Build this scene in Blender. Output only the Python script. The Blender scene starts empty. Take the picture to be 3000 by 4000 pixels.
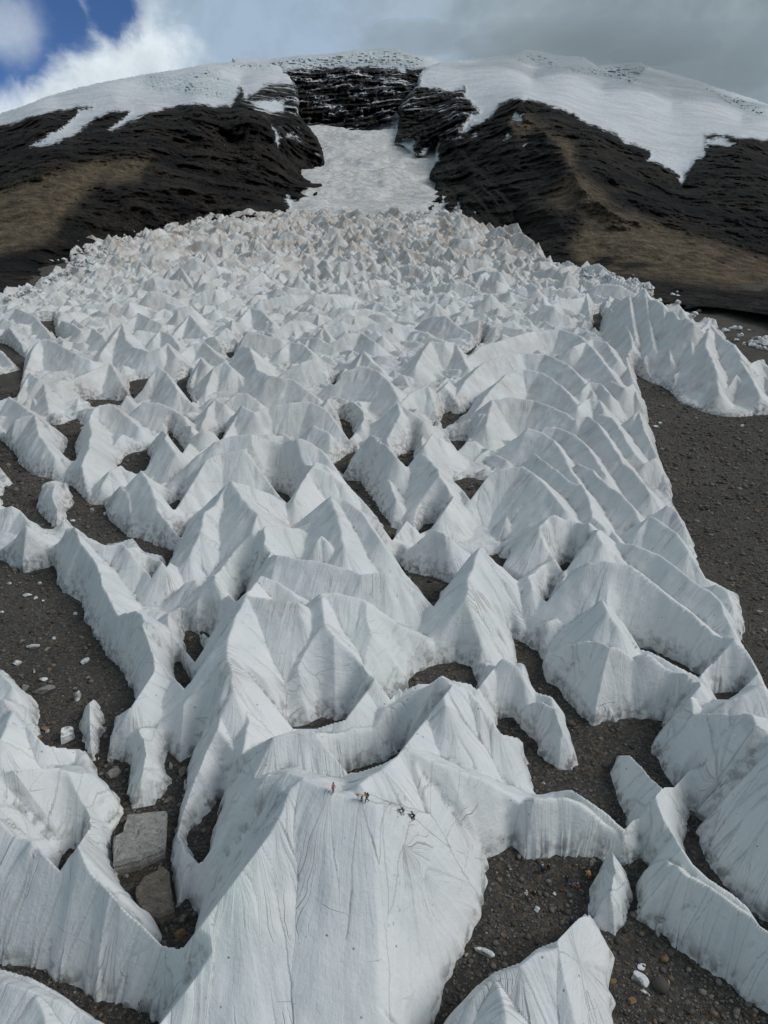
import bpy, bmesh, math, random
import numpy as np
from mathutils import Vector, Matrix, noise as mnoise
C = bpy.context.scene.collection
rad = math.radians

# ------------------------------------------------------------------ camera, sky, sun, exposure
PITCH = 17.0
CAMZ = 90.0
FPX = 2765.0                                    # focal length in pixels of the 3000x4000 photograph
cam_d = bpy.data.cameras.new("camera"); cam = bpy.data.objects.new("camera", cam_d); C.objects.link(cam)
cam_d.sensor_fit = 'VERTICAL'; cam_d.sensor_height = 34.6; cam_d.lens = 34.6 * FPX / 4000
cam_d.clip_start = 0.5; cam_d.clip_end = 60000
cam.location = (0, 0, CAMZ); cam.rotation_euler = (rad(90 - PITCH), 0, 0)
bpy.context.scene.camera = cam
vs = bpy.context.scene.view_settings
bpy.context.scene.display_settings.display_device = 'sRGB'
vs.view_transform = 'Standard'; vs.look = 'None'; vs.gamma = 1; vs.use_curve_mapping = False
vs.exposure = 0.02

SUN_EL, SUN_AZ = 42.0, 98.0                    # azimuth clockwise from +Y (view direction)
sd = bpy.data.lights.new("sun", 'SUN'); so = bpy.data.objects.new("sun", sd); C.objects.link(so)
sd.energy = 2.0; sd.angle = rad(28); sd.color = (1.0, 0.955, 0.905)
sdir = Vector((math.sin(rad(SUN_AZ)) * math.cos(rad(SUN_EL)), math.cos(rad(SUN_AZ)) * math.cos(rad(SUN_EL)), math.sin(rad(SUN_EL))))
so.rotation_euler = (-sdir).to_track_quat('-Z', 'Y').to_euler(); so.location = (0, 0, 300)

SC = 3000 / 1659.0                              # one unit of the working view (1659 px wide) in photograph pixels
def ray(fx, fy):
    """unit-depth ray of a working-view point"""
    x = (fx * SC - 1500) / FPX; y = -(fy * SC - 2000) / FPX
    p = rad(PITCH)
    return np.array([x, math.cos(p) + y * math.sin(p), -math.sin(p) + y * math.cos(p)])

def build_world():
    w = bpy.data.worlds.new("World"); bpy.context.scene.world = w; w.use_nodes = True
    nt = w.node_tree; N = nt.nodes; L = nt.links; N.clear()
    out = N.new('ShaderNodeOutputWorld'); bg = N.new('ShaderNodeBackground'); L.new(bg.outputs[0], out.inputs[0])
    sky = N.new('ShaderNodeTexSky'); sky.sky_type = 'NISHITA'; sky.sun_disc = False
    sky.sun_elevation = rad(SUN_EL); sky.sun_rotation = rad(SUN_AZ); sky.altitude = 5000
    co = N.new('ShaderNodeTexCoord')
    def math_(op, a, b=None, c=None, clamp=False):
        m = N.new('ShaderNodeMath'); m.operation = op; m.use_clamp = clamp
        for i, v in enumerate((a, b, c)):
            if v is None: continue
            if isinstance(v, (int, float)): m.inputs[i].default_value = v
            else: L.new(v, m.inputs[i])
        return m.outputs[0]
    def near(fx, fy, r0, r1, amp):
        """1 within r0 degrees of the direction of a cloud or gap, 0 beyond r1, with a ragged border"""
        d = Vector(ray(fx, fy)).normalized()
        v = N.new('ShaderNodeVectorMath'); v.operation = 'DOT_PRODUCT'
        L.new(co.outputs['Generated'], v.inputs[0]); v.inputs[1].default_value = d
        a = math_('MULTIPLY', math_('ARCCOSINE', v.outputs['Value']), 180 / math.pi)
        a = math_('ADD', a, math_('MULTIPLY', math_('SUBTRACT', nz, 0.5), amp))
        mr = N.new('ShaderNodeMapRange'); mr.interpolation_type = 'SMOOTHSTEP'; L.new(a, mr.inputs[0])
        mr.inputs[1].default_value = r0; mr.inputs[2].default_value = r1; mr.inputs[3].default_value = 1; mr.inputs[4].default_value = 0
        return mr.outputs[0]
    def noise(scale, detail, rough, dist=0.0):
        n = N.new('ShaderNodeTexNoise'); n.inputs['Scale'].default_value = scale; n.inputs['Detail'].default_value = detail
        n.inputs['Roughness'].default_value = rough; n.inputs['Distortion'].default_value = dist
        L.new(co.outputs['Generated'], n.inputs['Vector']); return n.outputs['Fac']
    nz = noise(9.0, 10, 0.6, 0.3)
    nb = noise(5.0, 12, 0.62, 0.4)
    def mixc(f, a, b):
        m = N.new('ShaderNodeMix'); m.data_type = 'RGBA'
        if isinstance(f, (int, float)): m.inputs[0].default_value = f
        else: L.new(f, m.inputs[0])
        for i, v in ((6, a), (7, b)):
            if isinstance(v, tuple): m.inputs[i].default_value = v + (1,)
            else: L.new(v, m.inputs[i])
        return m.outputs[2]
    # grey overcast, brighter patches
    r = N.new('ShaderNodeMapRange'); L.new(nb, r.inputs[0]); r.inputs[1].default_value = 0.38; r.inputs[2].default_value = 0.62
    grey = mixc(r.outputs[0], (0.215, 0.275, 0.31), (0.35, 0.42, 0.455))
    nf = noise(16.0, 10, 0.62, 0.2)
    left = near(420, 110, 6, 26, 14)
    grey = mixc(left, grey, (0.36, 0.47, 0.60))
    cum = near(185, 150, 3.6, 7.2, 13)
    cum2 = near(30, 235, 4.0, 8.0, 6)
    cum = math_('MAXIMUM', cum, cum2)
    cl = mixc(cum, grey, (0.74, 0.82, 0.88))
    blow = near(880, 118, 1.5, 6, 5)
    cl = mixc(math_('MULTIPLY', blow, 0.4), cl, (0.45, 0.55, 0.66))
    # the overhead cloud deck lit by the sun above it
    sx = N.new('ShaderNodeSeparateXYZ'); L.new(co.outputs['Generated'], sx.inputs[0])
    up = N.new('ShaderNodeMapRange'); L.new(sx.outputs[2], up.inputs[0]); up.inputs[1].default_value = 0.35; up.inputs[2].default_value = 0.9
    up.inputs[3].default_value = 0; up.inputs[4].default_value = 1
    cl = mixc(up.outputs[0], cl, (0.285, 0.355, 0.42))
    cl = mixc(math_('MULTIPLY', math_('SUBTRACT', nf, 0.42, clamp=True), 1.3), cl, (0.20, 0.26, 0.31))
    # blue gaps
    g1 = near(20, 20, 3.0, 6.0, 12); g2 = near(235, 5, 0.8, 2.6, 6); g3 = near(-15, 150, 0.5, 3.0, 5)
    wisp = near(25, 62, 0.3, 2.6, 4)
    gap = math_('MAXIMUM', math_('MAXIMUM', g1, g2), g3)
    gap = math_('MULTIPLY', gap, math_('SUBTRACT', 1.0, math_('MULTIPLY', wisp, 0.5)))
    sm = N.new('ShaderNodeVectorMath'); sm.operation = 'MULTIPLY'; L.new(sky.outputs[0], sm.inputs[0]); sm.inputs[1].default_value = (0.055, 0.075, 0.10)
    fin = mixc(gap, cl, sm.outputs[0])
    L.new(fin, bg.inputs[0]); bg.inputs[1].default_value = 1.0
build_world()

# ------------------------------------------------------------------ numeric helpers
def _h(ix, iy, seed):
    n = (ix * 374761393 + iy * 668265263 + seed * 974634533) & 0xffffffff
    n = ((n ^ (n >> 13)) * 1274126177) & 0xffffffff
    return (n ^ (n >> 16)) & 0xffffffff
def pn(x, y, seed=0):
    x = np.asarray(x, float); y = np.asarray(y, float)
    ix = np.floor(x).astype(np.int64); iy = np.floor(y).astype(np.int64); fx = x - ix; fy = y - iy
    u = fx * fx * fx * (fx * (fx * 6 - 15) + 10); v = fy * fy * fy * (fy * (fy * 6 - 15) + 10)
    def g(ax, ay):
        a = _h(ix + ax, iy + ay, seed) * (2 * math.pi / 4294967296.0)
        return np.cos(a) * (fx - ax) + np.sin(a) * (fy - ay)
    a = g(0, 0); b = g(1, 0); c = g(0, 1); d = g(1, 1)
    return ((a + (b - a) * u) * (1 - v) + (c + (d - c) * u) * v) * 1.5
def fbm(x, y, octv=4, seed=0, gain=0.5, ridged=False):
    s = 0; a = 1.0; t = 0
    for i in range(octv):
        n = pn(x, y, seed + i * 17)
        if ridged: n = 1 - 2 * np.abs(n)
        s = s + a * n; t += a; a *= gain; x = x * 2.03 + 5.1; y = y * 2.03 - 3.7
    return s / t
def sstep(a, b, x):
    t = np.clip((x - a) / (b - a), 0, 1); return t * t * (3 - 2 * t)

# ------------------------------------------------------------------ ground
def ground(X, Y):
    d = Y - 87.0
    q = np.maximum(d, 0)
    g = 0.105 * d + 4.0e-5 * q * q
    return g
def unproj(fx, fy, h):
    """point of the working view -> (X, Y) where its ray meets ground + h"""
    r = ray(fx, fy)
    lo, hi = 20.0, 30000.0
    t = lo
    prev = lo
    while t < hi:
        z = CAMZ + r[2] * t; g = float(ground(r[0] * t, r[1] * t)) + h
        if z < g: break
        prev = t; t *= 1.03
    a, b = prev, t
    for _ in range(40):
        m = (a + b) / 2
        if CAMZ + r[2] * m < float(ground(r[0] * m, r[1] * m)) + h: b = m
        else: a = m
    return r[0] * b, r[1] * b
# tiles of the photograph (origin in photograph pixels); 1 tile unit = 0.9042 px
TILE = {'C': (0, 900), 'D': (1500, 900), 'E': (0, 1800), 'F': (1500, 1800), 'G': (0, 2800), 'H': (1500, 2800), 'A': (0, 0), 'B': (1500, 0)}
def tf(tile, x, y):
    ox, oy = TILE[tile]
    return (ox + x * 0.9042) / SC, (oy + y * 0.9042) / SC
def P(tile, x, y, h=0.0):
    return unproj(*tf(tile, x, y), h)

# ------------------------------------------------------------------ the ice sails: crest lines (x, y, height above the moraine)
# (tile, width factor, [crest polylines], label)
S = []
def sail(tile, k, label, *polys): S.append((tile, k, label, polys))
# --- nearest row
sail('G', 1.35, 'largest nearest ice sail, climbers walking on its crest, fluted face filling the bottom centre',
     [(1300,265,24),(1240,330,23),(1180,410,22),(1100,520,20.5),(1030,630,19),(960,740,17),(900,840,15.5),(830,970,13.5),(770,1090,11.5),(710,1210,10),(650,1340,9)],
     [(1300,265,24),(1420,325,23.5),(1560,360,22.8),(1659,390,22),(1750,425,21.5),(1840,485,19.5),(1909,545,17.5),(2000,588,14.5),(2060,605,11),(2105,650,6)],
     [(1300,265,24),(1235,243,23.5),(1150,262,22),(1060,300,19),(980,350,15)],
     [(1909,545,17.5),(1860,580,15.5),(1820,600,14)])
sail('G', 1.3, 'long low ice band curving behind the climbers above a narrow dark crevasse',
     [(930,330,10),(1000,230,13),(1080,145,15),(1180,88,16.5),(1300,60,17),(1450,40,17),(1600,12,17),(1700,5,16.5),(1790,-30,14)])
sail('G', 1.25, 'broad fluted ice mass filling the lower left corner, left of the two stone slabs',
     [(-120,260,17),(0,238,18),(80,212,20),(200,218,20.5),(270,245,20.5),(330,310,20),(400,420,19.5),(460,530,18.5),(500,650,17),(530,800,15),(560,910,14),(600,1003,13),(690,1005,12),(745,1030,10.5),(775,1060,8)],
     [(80,212,20),(20,300,18),(-100,380,17)])
sail('G', 1.2, 'pointed ice shoulder rising from the broad lower left mass above a small black hollow',
     [(220,440,17),(290,415,18.5),(345,380,20),(360,450,18.5),(400,560,17),(430,680,15),(445,820,12.5)])
sail('G', 1.2, 'rounded ice knob just below the small black hollow on the lower left mass',
     [(235,760,10),(270,660,12),(325,598,14),(350,660,13.2),(400,740,12)])
sail('G', 1.4, 'smooth ice hump in the very bottom left corner below a strip of gravel',
     [(-150,1100,7),(0,1135,8),(120,1165,8.5),(230,1215,8),(330,1265,7.5),(420,1320,6.5),(520,1400,5)],
     [(160,1200,8.5),(190,1290,8),(210,1400,8)])
sail('G', 1.1, 'small leaning ice fin with smooth folds above the grey boulders',
     [(455,170,6),(500,90,9.5),(560,20,12.5),(585,5,13.3),(640,60,12.5),(690,105,11),(712,190,9),(735,285,6)],
     [(585,5,13.3),(590,120,10),(600,250,6.5)])
sail('E', 1.0, 'narrow upright ice blade between gravel patches left of the leaning fin',
     [(345,1130,4),(375,1080,7),(420,1048,9),(450,1110,8.5),(445,1190,7),(420,1290,5)])
sail('E', 0.9, 'thin ice splinter standing beside the narrow upright blade',
     [(470,1190,4),(485,1130,6),(505,1092,7.5),(500,1150,6)])
sail('E', 1.25, 'low rounded ice slope at the left edge above the lower left mass',
     [(-90,1040,7),(0,1030,8),(70,1030,9.5),(140,1020,10.5),(170,1080,9.5),(178,1180,7)],
     [(70,1030,9.5),(40,1130,9),(0,1200,9)])
sail('E', 1.2, 'small pale ice slope cut by the left edge beside scattered stones',
     [(-90,880,7),(0,918,8),(55,965,7.5),(90,1005,5)])
sail('G', 1.2, 'tall fluted ice ledge with branching cracks just left of the long crevasse',
     [(1200,-30,8),(1110,-70,10),(1040,-135,12.5),(1010,-138,13),(950,-120,13),(918,-40,12.5),(915,60,12),(860,150,11.5),(820,240,11),(808,340,10),(790,450,8),(760,600,5)],
     [(1060,-90,12),(1080,20,11),(1040,160,10),(990,290,9)])
# --- middle band, tile E
sail('E', 1.05, 'long twin-peaked ice fin at the left edge with a ragged shaded foot over gravel',
     [(-100,380,5),(0,345,8),(60,305,10),(95,268,12.5),(130,318,10),(180,330,9.5),(240,305,11),(292,265,14)],
     [(292,265,14),(330,310,12),(380,340,11),(450,368,10),(510,366,10),(555,350,11.5),(580,345,12),(605,395,9.5),(650,422,8.5),(705,420,10),(712,490,7),(765,520,5)],
     [(292,265,14),(322,365,14.5),(332,450,14.5),(360,530,14.2),(395,595,13.8),(430,620,13.4)])
sail('E', 1.1, 'tall smooth ice fin with a dark ragged left side above the left gravel basin',
     [(430,620,13.4),(480,612,14.2),(525,612,15.2),(520,700,15),(517,810,14.2),(540,900,12.5),(565,980,10.5),(595,1060,8)],
     [(525,612,15.2),(590,650,13),(630,720,11),(680,820,9),(725,890,7),(765,930,4.5)])
sail('E', 1.15, 'small mushroom-shaped ice sail standing alone in the upper left gravel',
     [(175,110,5.5),(210,97,7.5),(250,95,8),(295,115,6.5)], [(240,100,8),(235,180,6.5),(275,260,4)])
sail('E', 1.2, 'low ice hump at the left edge above the twin-peaked fin',
     [(-80,230,5),(0,212,6.5),(50,195,7.5),(90,212,6.5),(125,268,5),(205,300,2.5)])
sail('E', 1.1, 'small rounded ice sail leaning against the sharp pyramid by the upper left gravel',
     [(470,190,5),(495,120,7.5),(520,104,9),(555,140,8.5),(560,230,6.5)])
sail('E', 1.15, 'sharp ice pyramid with ragged foot above a curving gravel channel',
     [(575,130,8),(615,38,14),(645,95,13),(685,200,11.5),(720,290,9),(757,378,3)])
sail('E', 1.2, 'high fluted ice sail with a pointed tip and concave shaded side, left of centre',
     [(760,450,6),(820,410,9),(865,310,12.5),(885,225,14.5),(930,190,14.8),(960,140,16),(1000,85,18.5),(1080,110,16),(1160,140,13),(1235,178,8.5)],
     [(1000,85,18.5),(1045,160,17.5),(1085,205,17),(1112,230,16.5),(1090,300,14),(1040,370,12)])
sail('E', 1.3, 'wide pale ice sail with peaked top holding a small upright ice finger at centre',
     [(1290,287,11),(1350,262,12.5),(1395,200,15),(1430,155,18),(1480,162,17.5),(1560,220,16),(1659,310,14),(1740,400,10),(1780,450,6)],
     [(1430,155,18),(1465,260,16),(1490,370,14)])
sail('E', 0.9, 'small upright ice finger in a notch of the wide central sail',
     [(1375,345,14.5),(1392,322,15.3),(1410,345,14.5)])
sail('E', 1.2, 'stepped ice ridge running down left from the centre with a broad shaded flank',
     [(1290,290,12),(1220,280,14),(1150,285,15),(1110,345,14.5),(1050,390,14),(1000,432,13.5),(960,460,13),(905,540,11),(840,595,9),(780,620,6)])
sail('E', 1.25, 'long level ice band with fine cracks crossing the middle of the glacier',
     [(1080,400,11),(1200,410,14),(1300,425,14),(1400,440,14),(1480,462,13.4),(1560,490,13),(1659,480,13.4),(1715,495,12.5),(1790,560,9.5),(1865,640,4)])
sail('E', 1.25, 'great fluted ice sail with square shoulders left of centre, its left flank in shade',
     [(1080,490,17.5),(1072,580,18),(1020,675,17.5),(985,760,17),(980,850,16.3),(1003,905,15.5),(1008,990,13.5),(1000,1080,11)],
     [(1072,585,18),(1180,600,18),(1285,612,18),(1312,645,16.5),(1345,710,14),(1392,790,11.5),(1370,900,8.5),(1335,1010,5)])
sail('E', 1.2, 'narrow ice terrace running behind the square-shouldered sail',
     [(1080,490,17.5),(1140,500,17),(1200,525,16),(1250,560,15),(1310,605,14)])
sail('E', 1.25, 'wide ice sail with branching grey cracks and a dark inner face, just right of centre',
     [(1335,660,13),(1385,575,18),(1450,572,18),(1560,598,17),(1659,650,16),(1720,672,16),(1820,705,15.5),(1900,740,14.5),(1960,775,13.5),(2020,805,12.5),(2045,850,11),(2070,930,9),(2095,1020,6),(2150,1100,3)],
     [(1390,590,18),(1402,700,16),(1415,800,15),(1445,900,13),(1495,1000,10.5),(1512,1085,7.5)])
sail('E', 1.4, 'low cracked ice apron between the two widest central sails',
     [(1540,860,10),(1620,900,10),(1700,930,8),(1760,960,6)])
# --- tile C
sail('C', 1.2, 'shaded ice sail with a sharp vertical arete at the left edge above dark gravel',
     [(-80,800,6),(-20,850,7),(50,825,8.5),(100,802,10),(150,795,10.5),(200,830,9),(250,870,7),(300,905,4)],
     [(150,795,10.5),(168,880,9.5),(205,930,8),(240,985,5.5)])
sail('C', 1.2, 'ice crest behind the shaded left edge sail, notched at its top',
     [(-80,760,6),(0,735,8.5),(38,720,9.5),(90,752,9),(150,800,8)])
sail('C', 1.1, 'small square ice block at the foot of the shaded left edge sail',
     [(240,980,4.5),(275,985,5),(330,1012,3)])
sail('C', 1.25, 'wide cupped ice sail with two horns, upper left',
     [(75,735,4),(90,680,8),(120,610,11.5),(165,638,11),(240,650,9.5),(320,640,9),(380,612,10),(470,575,11.5),(530,592,11.5),(555,640,8.5),(577,725,3)],
     [(190,660,9),(210,760,6)])
sail('C', 1.25, 'broad pale ice sail with a smooth slab face behind the two-horned sail',
     [(95,600,5),(130,530,9),(170,475,12.5),(210,470,13),(260,495,12),(330,535,10),(390,560,8),(445,570,5)])
sail('C', 1.15, 'ice sail with a rippled bowl in its face, left of the gravel hollow',
     [(335,840,5),(385,785,10),(430,755,11.5),(490,755,11.5),(540,795,9),(600,850,6.5)],
     [(385,785,10),(395,870,9.5),(385,945,9),(350,1010,7.5),(320,1080,6)])
sail('C', 1.15, 'pointed ice pyramid right of the round gravel hollow, smooth pale face',
     [(540,960,4),(600,890,9),(640,860,11.5),(680,822,14.5),(700,880,13),(760,960,10),(830,1005,6)])
sail('C', 1.1, 'little ice cone standing in front of a gravel slit, upper left',
     [(515,765,4.5),(542,710,9),(590,772,4)])
sail('C', 1.2, 'ice sail stained by one thin black streak, upper left',
     [(575,790,6),(620,737,10),(690,745,10),(735,765,9),(790,800,7),(815,840,5)])
sail('C', 1.15, 'regular triangular ice pyramid between two gravel slits',
     [(598,705,4),(640,640,10),(682,588,14),(720,612,12.5),(770,690,9),(835,755,4)])
sail('C', 1.2, 'draped ice wall slung between two peaks, upper left',
     [(430,540,7),(480,470,10),(527,400,14),(545,470,12),(580,505,11),(640,520,11),(690,510,12),(722,485,13.5),(760,540,9.5),(828,585,5)])
sail('C', 1.2, 'saddle-shaped ice sail with a scooped hollow near the left margin',
     [(228,425,7),(258,385,10),(310,402,10),(350,432,10),(400,420,10.5),(440,452,9.5),(472,500,5)])
sail('C', 1.1, 'slim upright ice fin left of the ribbed dome-shaped fin',
     [(812,640,6),(840,585,10),(865,545,13),(890,580,11),(915,610,8)])
sail('C', 1.15, 'ribbed dome-shaped ice fin beside the slim upright fin',
     [(885,700,5),(925,590,12.5),(970,565,14.5),(1000,590,13),(1030,620,10),(1058,690,5)])
sail('C', 1.25, 'layered ice sail with thin parallel bands, upper centre left',
     [(1015,520,8),(1050,500,11),(1078,505,14),(1100,560,13.5),(1110,600,12.5),(1170,628,12),(1260,640,11.5),(1330,690,8.5),(1375,725,6)])
sail('C', 1.2, 'low smooth ice hump below the layered sail',
     [(975,745,7),(1020,702,10),(1070,705,10),(1120,740,7.5),(1165,772,4)])
sail('C', 1.15, 'narrow dark-flanked ice fin beside the low smooth hump',
     [(870,850,4),(900,770,7.5),(930,725,10),(965,745,9),(1000,770,6.5)])
sail('C', 1.15, 'folded grey ice fin under the narrow dark-flanked one',
     [(740,880,5),(775,825,7),(810,835,8),(835,870,6)],[(845,880,7),(880,865,8.5),(940,880,7)])
sail('C', 1.3, 'wide double-humped ice ridge above the great ice dome',
     [(965,890,6),(985,810,9),(1035,750,12.5),(1100,785,11),(1160,762,11.5),(1250,745,13),(1340,738,13.5),(1400,768,12.5),(1460,812,10),(1510,895,5)])
sail('C', 1.1, 'sharp small ice wedge on the right flank of the double-humped ridge',
     [(1330,885,7),(1350,845,9.5),(1400,860,9),(1455,900,7.5),(1505,960,4)])
sail('C', 1.3, 'great round ice dome with horizontal seams left of centre',
     [(815,1030,8),(870,960,12),(930,912,15),(1000,890,16),(1080,878,17),(1200,888,16.5),(1300,900,15.5),(1380,940,13),(1425,985,11),(1455,1030,8)])
sail('C', 1.3, 'lower step of the great round ice dome',
     [(790,1106,9),(830,1040,11.5),(880,995,13),(960,962,14),(1050,948,15),(1110,962,14),(1180,950,14.5),(1232,950,15),(1330,990,13.5),(1400,1010,12)])
sail('E', 1.15, 'ice cone with a concave shaded side below the great dome',
     [(1185,130,6),(1225,65,12),(1265,40,13.5),(1300,12,15.5),(1360,22,14.5),(1430,55,12.5),(1480,95,10),(1513,150,5)],
     [(1300,12,15.5),(1300,90,13),(1270,180,10)])
sail('C', 1.2, 'tall leaning ice sail with a bright rounded edge at the centre',
     [(1475,1050,5),(1530,950,11),(1560,905,13),(1590,872,15),(1640,905,14.5),(1670,935,14),(1720,980,12),(1755,1030,7)],
     [(1590,872,15),(1585,960,13),(1640,1060,10),(1690,1140,7)])
sail('C', 1.2, 'ice fin with an overhung dark notch beside the central gravel slit',
     [(1400,755,7),(1440,705,10.5),(1500,712,10.5),(1550,765,9),(1565,850,6)])
sail('C', 1.25, 'broad rounded ice sail with fine cracks above the central slit',
     [(1440,680,6),(1480,610,12),(1560,585,14.5),(1620,600,14),(1680,650,12),(1720,720,9)])
sail('C', 1.25, 'gently curved ice ridge above the broad rounded sail, centre',
     [(1225,610,7),(1300,570,11),(1385,545,12.5),(1450,562,11),(1500,602,7)])
sail('C', 1.1, 'small steep ice cone behind the broad rounded sail, centre',
     [(1538,585,7),(1570,518,12.5),(1600,560,10),(1650,600,7)])
sail('C', 1.2, 'ice hump at the left edge with a lit round top below the margin',
     [(-60,470,5),(0,440,7),(40,415,9),(62,470,8.5),(50,520,5)])
sail('C', 1.2, 'long soft ice hump on the left margin above the bright knob',
     [(0,360,6),(70,335,9),(150,370,9),(200,428,7),(235,475,3)])
sail('C', 1.2, 'flat ice ramp cut by the left edge between two dark gravel patches',
     [(-80,490,5),(0,520,5),(40,560,4.5),(80,602,2)])
sail('C', 1.2, 'even grey ice peak in the upper left field',
     [(535,410,7),(600,355,12.5),(650,380,11),(700,402,9),(750,410,7)])
sail('C', 1.2, 'sharp ice peak with a straight left edge in the upper field',
     [(745,455,6),(820,362,14),(850,400,12),(895,445,8)])
sail('C', 1.2, 'small ice saddle between the draped wall and the sharp peak',
     [(660,470,8),(692,430,10.5),(740,450,10),(778,505,7)])
sail('C', 1.2, 'cluster-like ice sail of joined low cones in the upper field',
     [(780,530,7),(830,490,9.5),(880,480,10.5),(930,530,8),(975,560,6)])
sail('C', 1.2, 'ice sail with a dull rounded back in the upper centre field',
     [(1110,470,8),(1150,430,11.5),(1190,465,10),(1240,470,9)],)
sail('C', 1.2, 'pale ice knob right of the upper centre field',
     [(1440,480,7),(1500,445,10.5),(1560,440,10.5),(1620,480,9)])
sail('C', 1.2, 'two-sided ice ridge in the upper centre field',
     [(1210,520,7),(1250,480,10),(1310,490,10),(1350,530,8)])
sail('C', 1.2, 'ice cone with a pale lit side in the upper field',
     [(1040,380,8),(1080,330,10),(1130,345,10.5),(1180,400,8)])
sail('E', 1.15, 'smooth ice ramp cut by the left edge beside the upper left gravel',
     [(-90,-40,6),(-20,-40,8),(30,-20,7),(70,30,6),(100,80,3)])
sail('E', 1.2, 'crumpled ice slope with a bright lip beside the round gravel hollow',
     [(440,110,5),(470,45,8),(520,20,8.5),(560,40,7),(590,75,4)])
sail('E', 1.2, 'low rounded ice knot in the cleft under the great sail',
     [(760,570,5),(800,530,7),(840,515,8),(870,560,5)])
sail('E', 1.1, 'folded ice tongue in the cleft left of the square-shouldered sail',
     [(740,640,6),(740,700,7),(740,780,7),(775,860,5.5),(830,940,3)])
# --- tile D
sail('D', 1.2, 'peaked ice sail with a long lit right slope near the centre',
     [(0,800,9),(60,745,14.5),(110,780,13),(170,820,10.5),(255,862,5)], [(60,745,14.5),(90,850,12),(130,900,10)])
sail('D', 1.1, 'ice pyramid with a crisp middle edge just right of centre',
     [(120,930,9),(190,866,14),(235,890,12),(280,915,9),(320,960,4)], [(190,866,14),(175,930,12.5)])
sail('D', 1.15, 'tall two-faced ice sail, grey left face and bright narrow right face, right of centre',
     [(100,1010,9),(165,962,13.5),(205,1000,13),(235,1035,13),(250,1110,12),(258,1190,9.5),(260,1250,6)],
     [(235,1035,13),(300,1085,9),(350,1150,5)])
sail('D', 1.2, 'small rounded ice sail between two gravel pockets, right of centre',
     [(262,872,4),(310,825,8.5),(380,785,11.5),(430,790,11),(462,825,8)])
sail('D', 1.25, 'broad hummocky ice sail right of the upper centre',
     [(135,590,9),(170,520,12),(200,480,14),(260,485,14),(305,480,13),(335,535,10),(365,595,6)])
sail('D', 1.25, 'rough-topped ice ridge beside the deep diagonal cleft',
     [(40,780,6),(120,700,10),(180,670,12),(250,690,11),(280,650,10),(290,700,8)])
sail('D', 1.35, 'uppermost long arched ice ridge on the right flank',
     [(350,560,7),(420,500,10.5),(560,458,12.5),(650,435,13),(760,425,13.5),(840,450,13),(900,505,12),(950,570,11),(1000,640,10),(1040,700,8)])
sail('D', 1.35, 'second long arched ice ridge on the right flank, below the uppermost',
     [(290,760,4),(350,650,10),(430,570,13),(520,540,14.5),(600,528,14.5),(700,535,14.5),(790,575,13.5),(855,640,12),(905,705,10)])
sail('D', 1.35, 'third arched ice ridge on the right flank with a smooth shaded hollow',
     [(390,790,7),(455,695,12),(530,622,14.5),(600,597,15.5),(680,612,15),(760,665,13.5),(820,730,12),(850,775,10)])
sail('D', 1.3, 'pale ice terrace with a square corner in the middle right',
     [(440,850,9),(470,730,13.5),(560,722,14),(650,735,13.5),(720,760,13),(790,792,12.5),(830,830,11)])
sail('D', 1.2, 'small beaked ice crest at the head of the right flank furrows',
     [(575,905,8),(625,852,13),(680,872,12.3),(735,905,11.5),(775,965,11),(800,1025,11),(850,1095,10)])
sail('D', 1.15, 'long thin ice furrow ridge running down the right flank, leftmost of three',
     [(690,852,12.5),(750,850,13),(820,880,13),(870,920,12.3),(910,980,11.5),(960,1060,10.5)])
sail('D', 1.15, 'long thin ice furrow ridge running down the right flank, middle of three',
     [(830,815,12),(880,800,13),(920,830,13),(970,900,12.4),(1020,980,11.5),(1050,1040,9)])
sail('D', 1.15, 'long thin ice furrow ridge running down the right flank, rightmost of three',
     [(930,790,12),(990,810,12.5),(1040,890,11.5),(1080,960,10),(1120,1000,8)])
sail('D', 1.1, 'cracked ice block with a dark outline on the upper right flank',
     [(855,690,11),(888,652,13),(935,660,12.8),(975,705,11)], [(832,765,11.5),(880,725,12.3),(935,735,12),(950,775,10)])
sail('D', 1.0, 'smooth ice bulge at the right edge of the main ice, above the dark slope',
     [(985,650,12),(1040,680,12.5),(1090,655,13.5),(1120,690,12),(1140,730,8)])
sail('D', 1.0, 'ice pillar with a shadowed cleft at the right edge of the main ice',
     [(1075,800,11),(1110,768,13),(1142,830,11.5),(1165,900,9),(1183,955,6)])
sail('D', 1.0, 'pointed ice corner sticking out over the right moraine',
     [(1120,1010,8),(1165,985,9.5),(1200,975,10),(1222,1010,8),(1236,1080,5),(1238,1130,3)])
sail('D', 0.95, 'toothed ice wall along the right edge with deep shadowed clefts',
     [(845,300,12),(880,268,16),(905,310,13),(925,320,14),(960,308,17),(985,350,14.5),(1010,335,16.5),(1040,390,15),(1065,450,14.5),(1080,530,13),(1088,610,11)])
sail('D', 1.3, 'smooth ice saddle behind the toothed right wall',
     [(700,330,11),(780,300,13),(850,290,13.5)],[(820,500,12),(900,470,13),(960,480,13),(1010,560,12)])
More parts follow.
